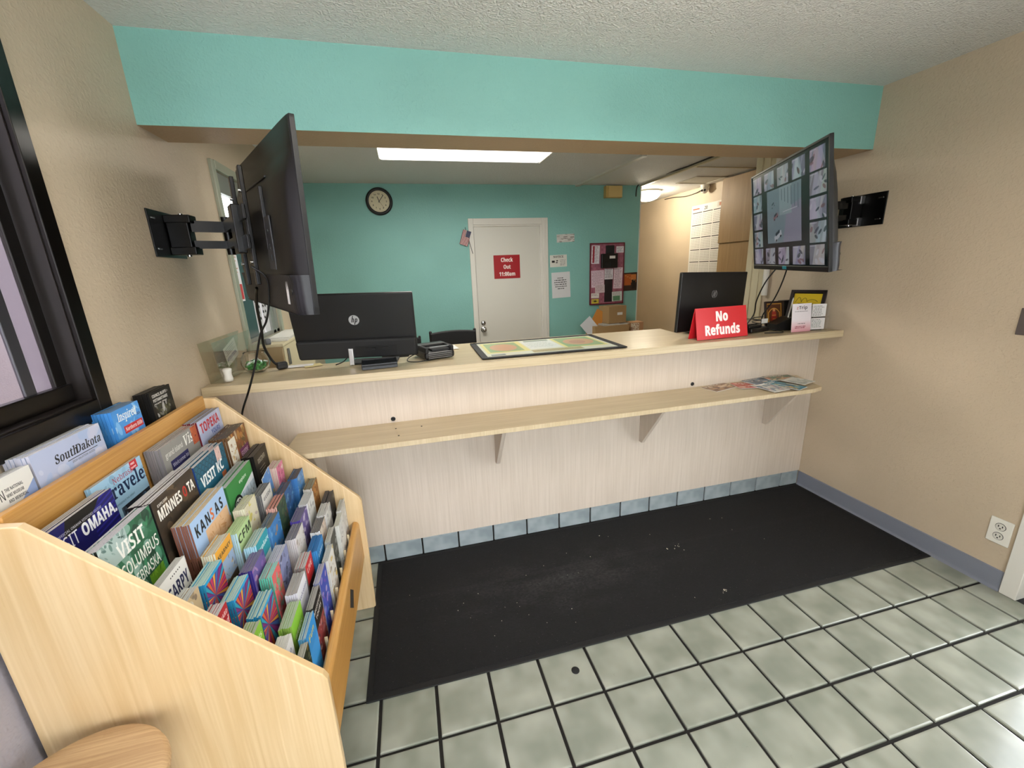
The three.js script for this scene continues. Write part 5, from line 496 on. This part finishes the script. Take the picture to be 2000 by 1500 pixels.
[ // fourth tier: x, y, z of the cover's far upper corner; cover; page tone (dark greys have shade painted in); spine; short name
  [[0.442, 0.847, 1.115], pic(['#c8b08a', '#7a6a5a', '#d8d2c4', '#4a4640']), '#bfc2b8', '#6a6660', 'tan photo leaflet beside the near rack side', 0.075],
  [[0.45, 0.837, 1.004], fire, FB, '#2f9ad0', 'firework patterned leaflet in the fourth tier'],
  [[0.437, 0.853, 0.902], flat('#e8a83a', '#4a3a2a', (g, x, y, w, h, i) => { txt('KEARNEY', 17, '#3a2f1a', 0.14)(g, x, y, w, h); photo(g, x, y + h * 0.22, w, h * 0.3, ['#9ab0cc', '#5a4a3a', '#c8b090'], 300 + i, 30); }), '#c9c5ae', '#d8d0b8', 'leaflet with orange heading in the fourth tier'],
  [[0.449, 0.838, 0.79], flat('#b8d49a', '#e0e8ea', (g, x, y, w, h) => { txt('CFM', 44, '#1c2a1a', 0.2)(g, x, y, w, h); }), '#b4cc92', '#b9d8e6', 'pale green leaflet with black initials'],
  [[0.435, 0.855, 0.678], pic(['#e2dcc0', '#d8d0b0', '#c8c0a8', '#b8a8a0', '#d0c44a']), '#d6d2b4', '#d8d4bc', 'cream floral leaflet in the fourth tier'],
  [[0.449, 0.839, 0.566], flat('#d8d8d2', '#b8bcc0', txt('GUIDE', 22, '#55585c', 0.16)), '#6f6f6e', '#5a5a5c', 'white leaflet with dark page tops in the fourth tier'],
  [[0.443, 0.846, 0.381], pic(['#d87a9a', '#c05a80', '#e8a0b8', '#e8e0d4', '#8a3a54']), '#e0d4be', '#d8c0b0', 'pink floral booklet in the far fourth tier', 0.08],
  // fifth tier
  [[0.492, 0.79, 1.117], flat('#b8262c', '#a01e24', (g, x, y, w, h) => { txt('THE HARD', 17, '#e8c8c4', 0.13)(g, x, y, w, h); txt('Road', 30, '#f0e0dc', 0.26, { face: 'serif', style: 'italic bold' })(g, x, y, w, h); }), '#c3bfbb', '#c04a4c', 'red leaflet beside the near rack side'],
  [[0.502, 0.776, 1.002], fire, FB, '#2f9ad0', 'firework patterned leaflet in the fifth tier'],
  [[0.506, 0.771, 0.885], pic(['#6a5a9a', '#8a6ab0', '#c86aa0', '#3a3a7a', '#d8a8c8']), '#6e6a82', '#3a2f8a', 'purple leaflet in the fifth tier'],
  [[0.492, 0.79, 0.794], flat('#2f9fae', '#d0e4ea', txt('Explore', 24, '#e6f2f2', 0.18, { face: 'serif', style: 'italic bold' })), '#b6c8bc', '#a9d4e6', 'teal leaflet in the middle of the fifth tier'],
  [[0.499, 0.781, 0.686], pic(['#3f7fc0', '#5a98d0', '#8ab8dc', '#c88a5a', '#2f5a8a']), '#6a6a60', '#5a8fc4', 'blue leaflet with grey page tops in the fifth tier'],
  [[0.492, 0.792, 0.578], pic(['#2f4a3a', '#5a6a4a', '#8a4a44', '#1f2a24']), '#c88a7c', '#d8a89c', 'dark leaflet with red striped page edges'],
  [[0.492, 0.792, 0.478], pic(['#2f5f98', '#6aa0c8', '#1f3f6a', '#9ac0d0']), '#4f4f56', '#3a6aa8', 'dark blue leaflet in the fifth tier'],
  [[0.5, 0.779, 0.337], pic(['#4a86c4', '#6a9ad0', '#b8c8d8', '#7a8aa0']), '#4a4a50', '#3f78b8', 'bright blue leaflet touching the far rack side'],
  // sixth tier
  [[0.555, 0.714, 1.114], flat('#8ac03a', '#6aa02c', txt('Trails', 26, '#e2f0c8', 0.2)), '#a9b498', '#86b04a', 'lime green leaflet beside the near rack side'],
  [[0.553, 0.717, 1.005], fire, FB, '#2f9ad0', 'firework patterned leaflet in the sixth tier'],
  [[0.547, 0.733, 0.905], pic(['#e06a6a', '#6ac0a8', '#d8a0a0', '#7a9a4a', '#c84a5a']), '#8cc4b4', '#5ab8a0', 'teal and coral leaflet in the sixth tier', 0.07],
  [[0.544, 0.728, 0.808], pic(['#8a90b8', '#b8bcd8', '#5a6080', '#3a3a50']), '#bdbcc4', '#cdcbe4', 'lilac leaflet in the sixth tier'],
  [[0.558, 0.711, 0.662], pic(['#e0dcd8', '#c8b8a8', '#d8d0cc', '#a89a90']), '#77757c', '#d0c8c8', 'pale photo leaflet in the sixth tier'],
  [[0.552, 0.718, 0.562], pic(['#6a5a98', '#9a8ab8', '#d8d0dc', '#4a3a7a']), '#77748a', '#4a3a90', 'violet leaflet in the sixth tier'],
  [[0.553, 0.717, 0.445], pic(['#dcdcd8', '#c0c0bc', '#8a8a8a', '#e8e8e4']), '#d4d4cc', '#e2e2e4', 'white leaflet in the far sixth tier'],
  [[0.548, 0.725, 0.336], pic(['#8a5a2c', '#c88a44', '#5a3a20', '#e0b878']), '#8a8a74', '#c9c4bc', 'brown leaflet with olive page tops'],
  // seventh tier
  [[0.614, 0.645, 1.106], flat('#e2e0de', '#d8d6d8', txt('Map', 26, '#6a6a8a', 0.2)), '#d6d4cc', '#dcdad6', 'plain white leaflet beside the near rack side'],
  [[0.611, 0.649, 0.988], flat('#8cc63c', '#a8d46a', txt('GREEN', 20, '#e8f4d8', 0.3)), '#a9bc9c', '#9cc25a', 'green leaflet in the seventh tier'],
  [[0.601, 0.66, 0.872], flat('#e4e4ea', '#d8d8e8', txt('Welcome', 19, '#7a7a9a', 0.2)), '#a9a8a0', '#dfdfea', 'pale grey leaflet in the seventh tier'],
  [[0.601, 0.664, 0.775], flat('#c82c2c', '#2a1a18', txt('LIVE', 30, '#f0d0c8', 0.18)), '#bdbab2', '#8a8680', 'red leaflet in the seventh tier', 0.085],
  [[0.613, 0.645, 0.655], flat('#2f7fc0', '#2a70b0', txt('Lakes', 24, '#cfe2f0', 0.2)), '#2f6ea6', '#3f8ac8', 'plain blue leaflet in the seventh tier'],
  [[0.606, 0.655, 0.549], pic(['#d8c8b8', '#e6e2dc', '#8a7a70', '#c8906a']), '#6f6f6c', '#dddddc', 'white leaflet with grey page tops in the seventh tier'],
  [[0.607, 0.654, 0.438], pic(['#dcdad4', '#c8c4bc', '#9a9a9c', '#e6e4e0']), '#cfcfc8', '#dcdcda', 'off white leaflet in the seventh tier'],
  [[0.606, 0.655, 0.337], pic(['#2a2a2c', '#4a4a4c', '#8a8a84', '#1a1a1c']), '#4a4a4c', '#3a3a3c', 'charcoal leaflet touching the far rack side'],
  // front tier
  [[0.649, 0.604, 1.103], pic(['#1f2a1a', '#3a4a2a', '#d8a03a', '#6a5a2a', '#2f2f5a', '#c8c0a0']), '#b0b0a2', '#9a9a90', 'dark wildflower leaflet beside the near rack side'],
  [[0.643, 0.611, 0.998], flat('#2f8fd4', '#3f9ae0', txt('Fun', 30, '#e0c86a', 0.2)), '#9fb4b8', '#6ab0d8', 'sky blue leaflet in the front tier'],
  [[0.641, 0.614, 0.894], (g, x, y, w, h, i) => { g.fillStyle = '#161416'; g.fillRect(x, y, w, h); txt('MUSEUM', 20, '#d8d4cc', 0.16)(g, x, y, w, h); txt('TOURS', 20, '#d8d4cc', 0.27)(g, x, y, w, h); photo(g, x, y + h * 0.4, w, h * 0.6, ['#8a3a3a', '#e0dcd8', '#2a2a3a', '#c89a6a'], 300 + i, 40); }, '#9a9890', '#3a3836', 'black leaflet with white lettering in the front tier'],
  [[0.641, 0.616, 0.785], pic(['#3a4fb0', '#5a6ad0', '#8a4ab0', '#6ab0e0', '#2a2a6a', '#d8b0d0']), '#a9acb4', '#8a90a8', 'glossy blue and violet leaflet in the front tier'],
  [[0.646, 0.608, 0.67], pic(['#dcdad4', '#c8a84a', '#6a6048', '#e6e4de']), '#bdbfb6', '#d4d4d2', 'white leaflet with gold figures in the front tier'],
  [[0.639, 0.617, 0.567], pic(['#3a3f38', '#6a6f68', '#c8ccc8', '#1f241f']), '#c9c9be', '#a9a9a6', 'dark forest leaflet in the front tier'],
  [[0.65, 0.604, 0.449], pic(['#d8d8d4', '#a8a8aa', '#e6e6e0', '#8a8a90']), '#d0d0c0', '#d8d8d2', 'cream leaflet in the front tier'],
  [[0.645, 0.609, 0.342], pic(['#c8c8c4', '#e0e0dc', '#9a9aa0', '#b8b0a8']), '#cfcfc4', '#d4d4d0', 'grey white leaflet at the far front corner of the rack'],
].forEach((c) => cards.push(c));
const atlas = canvasTex(AC * AW, 4 * AH, (g) => cards.forEach(([, draw, page, spine], i) => { const x = (i % AC) * AW, y = Math.floor(i / AC) * AH; g.save(); g.beginPath(); g.rect(x, y, 92, AH - 2); g.clip(); draw(g, x, y, 92, AH - 2, i); g.restore(); strip(g, x + 93, y, AW - 95, AH - 2, page, spine); }));
M.atlas = mat('#ffffff', 0.5, { map: atlas, specularIntensity: 0.7 });
cards.forEach(([top, , , , short, w = 0.1], i) => { if (top[2] > 1.09) w = Math.min(w, 1.192 - top[2]); const x = (i % AC) * AW, y = Math.floor(i / AC) * AH, W = AC * AW, Hh = 4 * AH; const cell = [(x + 1) / W, 1 - (y + AH - 4) / Hh, (x + 91) / W, 1 - (y + 1) / Hh, (x + 94) / W, (x + AW - 3) / W];
  const tier = i < 7 ? 0.636 : i < 15 ? 0.576 : i < 23 ? 0.516 : i < 31 ? 0.446 : 0.401; stackOf('leaflet', 'leaflet', w, Math.min(0.225, top[1] - tier), i > 30 ? 0.02 : 0.034, i > 30 ? 4 : 6, M.atlas, cell, top, short + ', front of its stack', 'copy filed behind the ' + short, 'copies of the ' + short, 0); });
{ const map = canvasTex(96, 160, (g) => { photo(g, 0, 0, 96, 160, ['#5a90d0', '#7aa8dc', '#e0e6ea', '#c8a03a'], 3, 30); }); const o = solo('loose_card', bx(0.085, 0.15, 0.002), printed(1, 1, 1, map), 'small blue card tilted loose in the far fourth tier', 'card', [0.425, 0.785, 0.515], Math.PI / 2); o.rotation.z = 0.15; }

renderer.render(scene, camera);
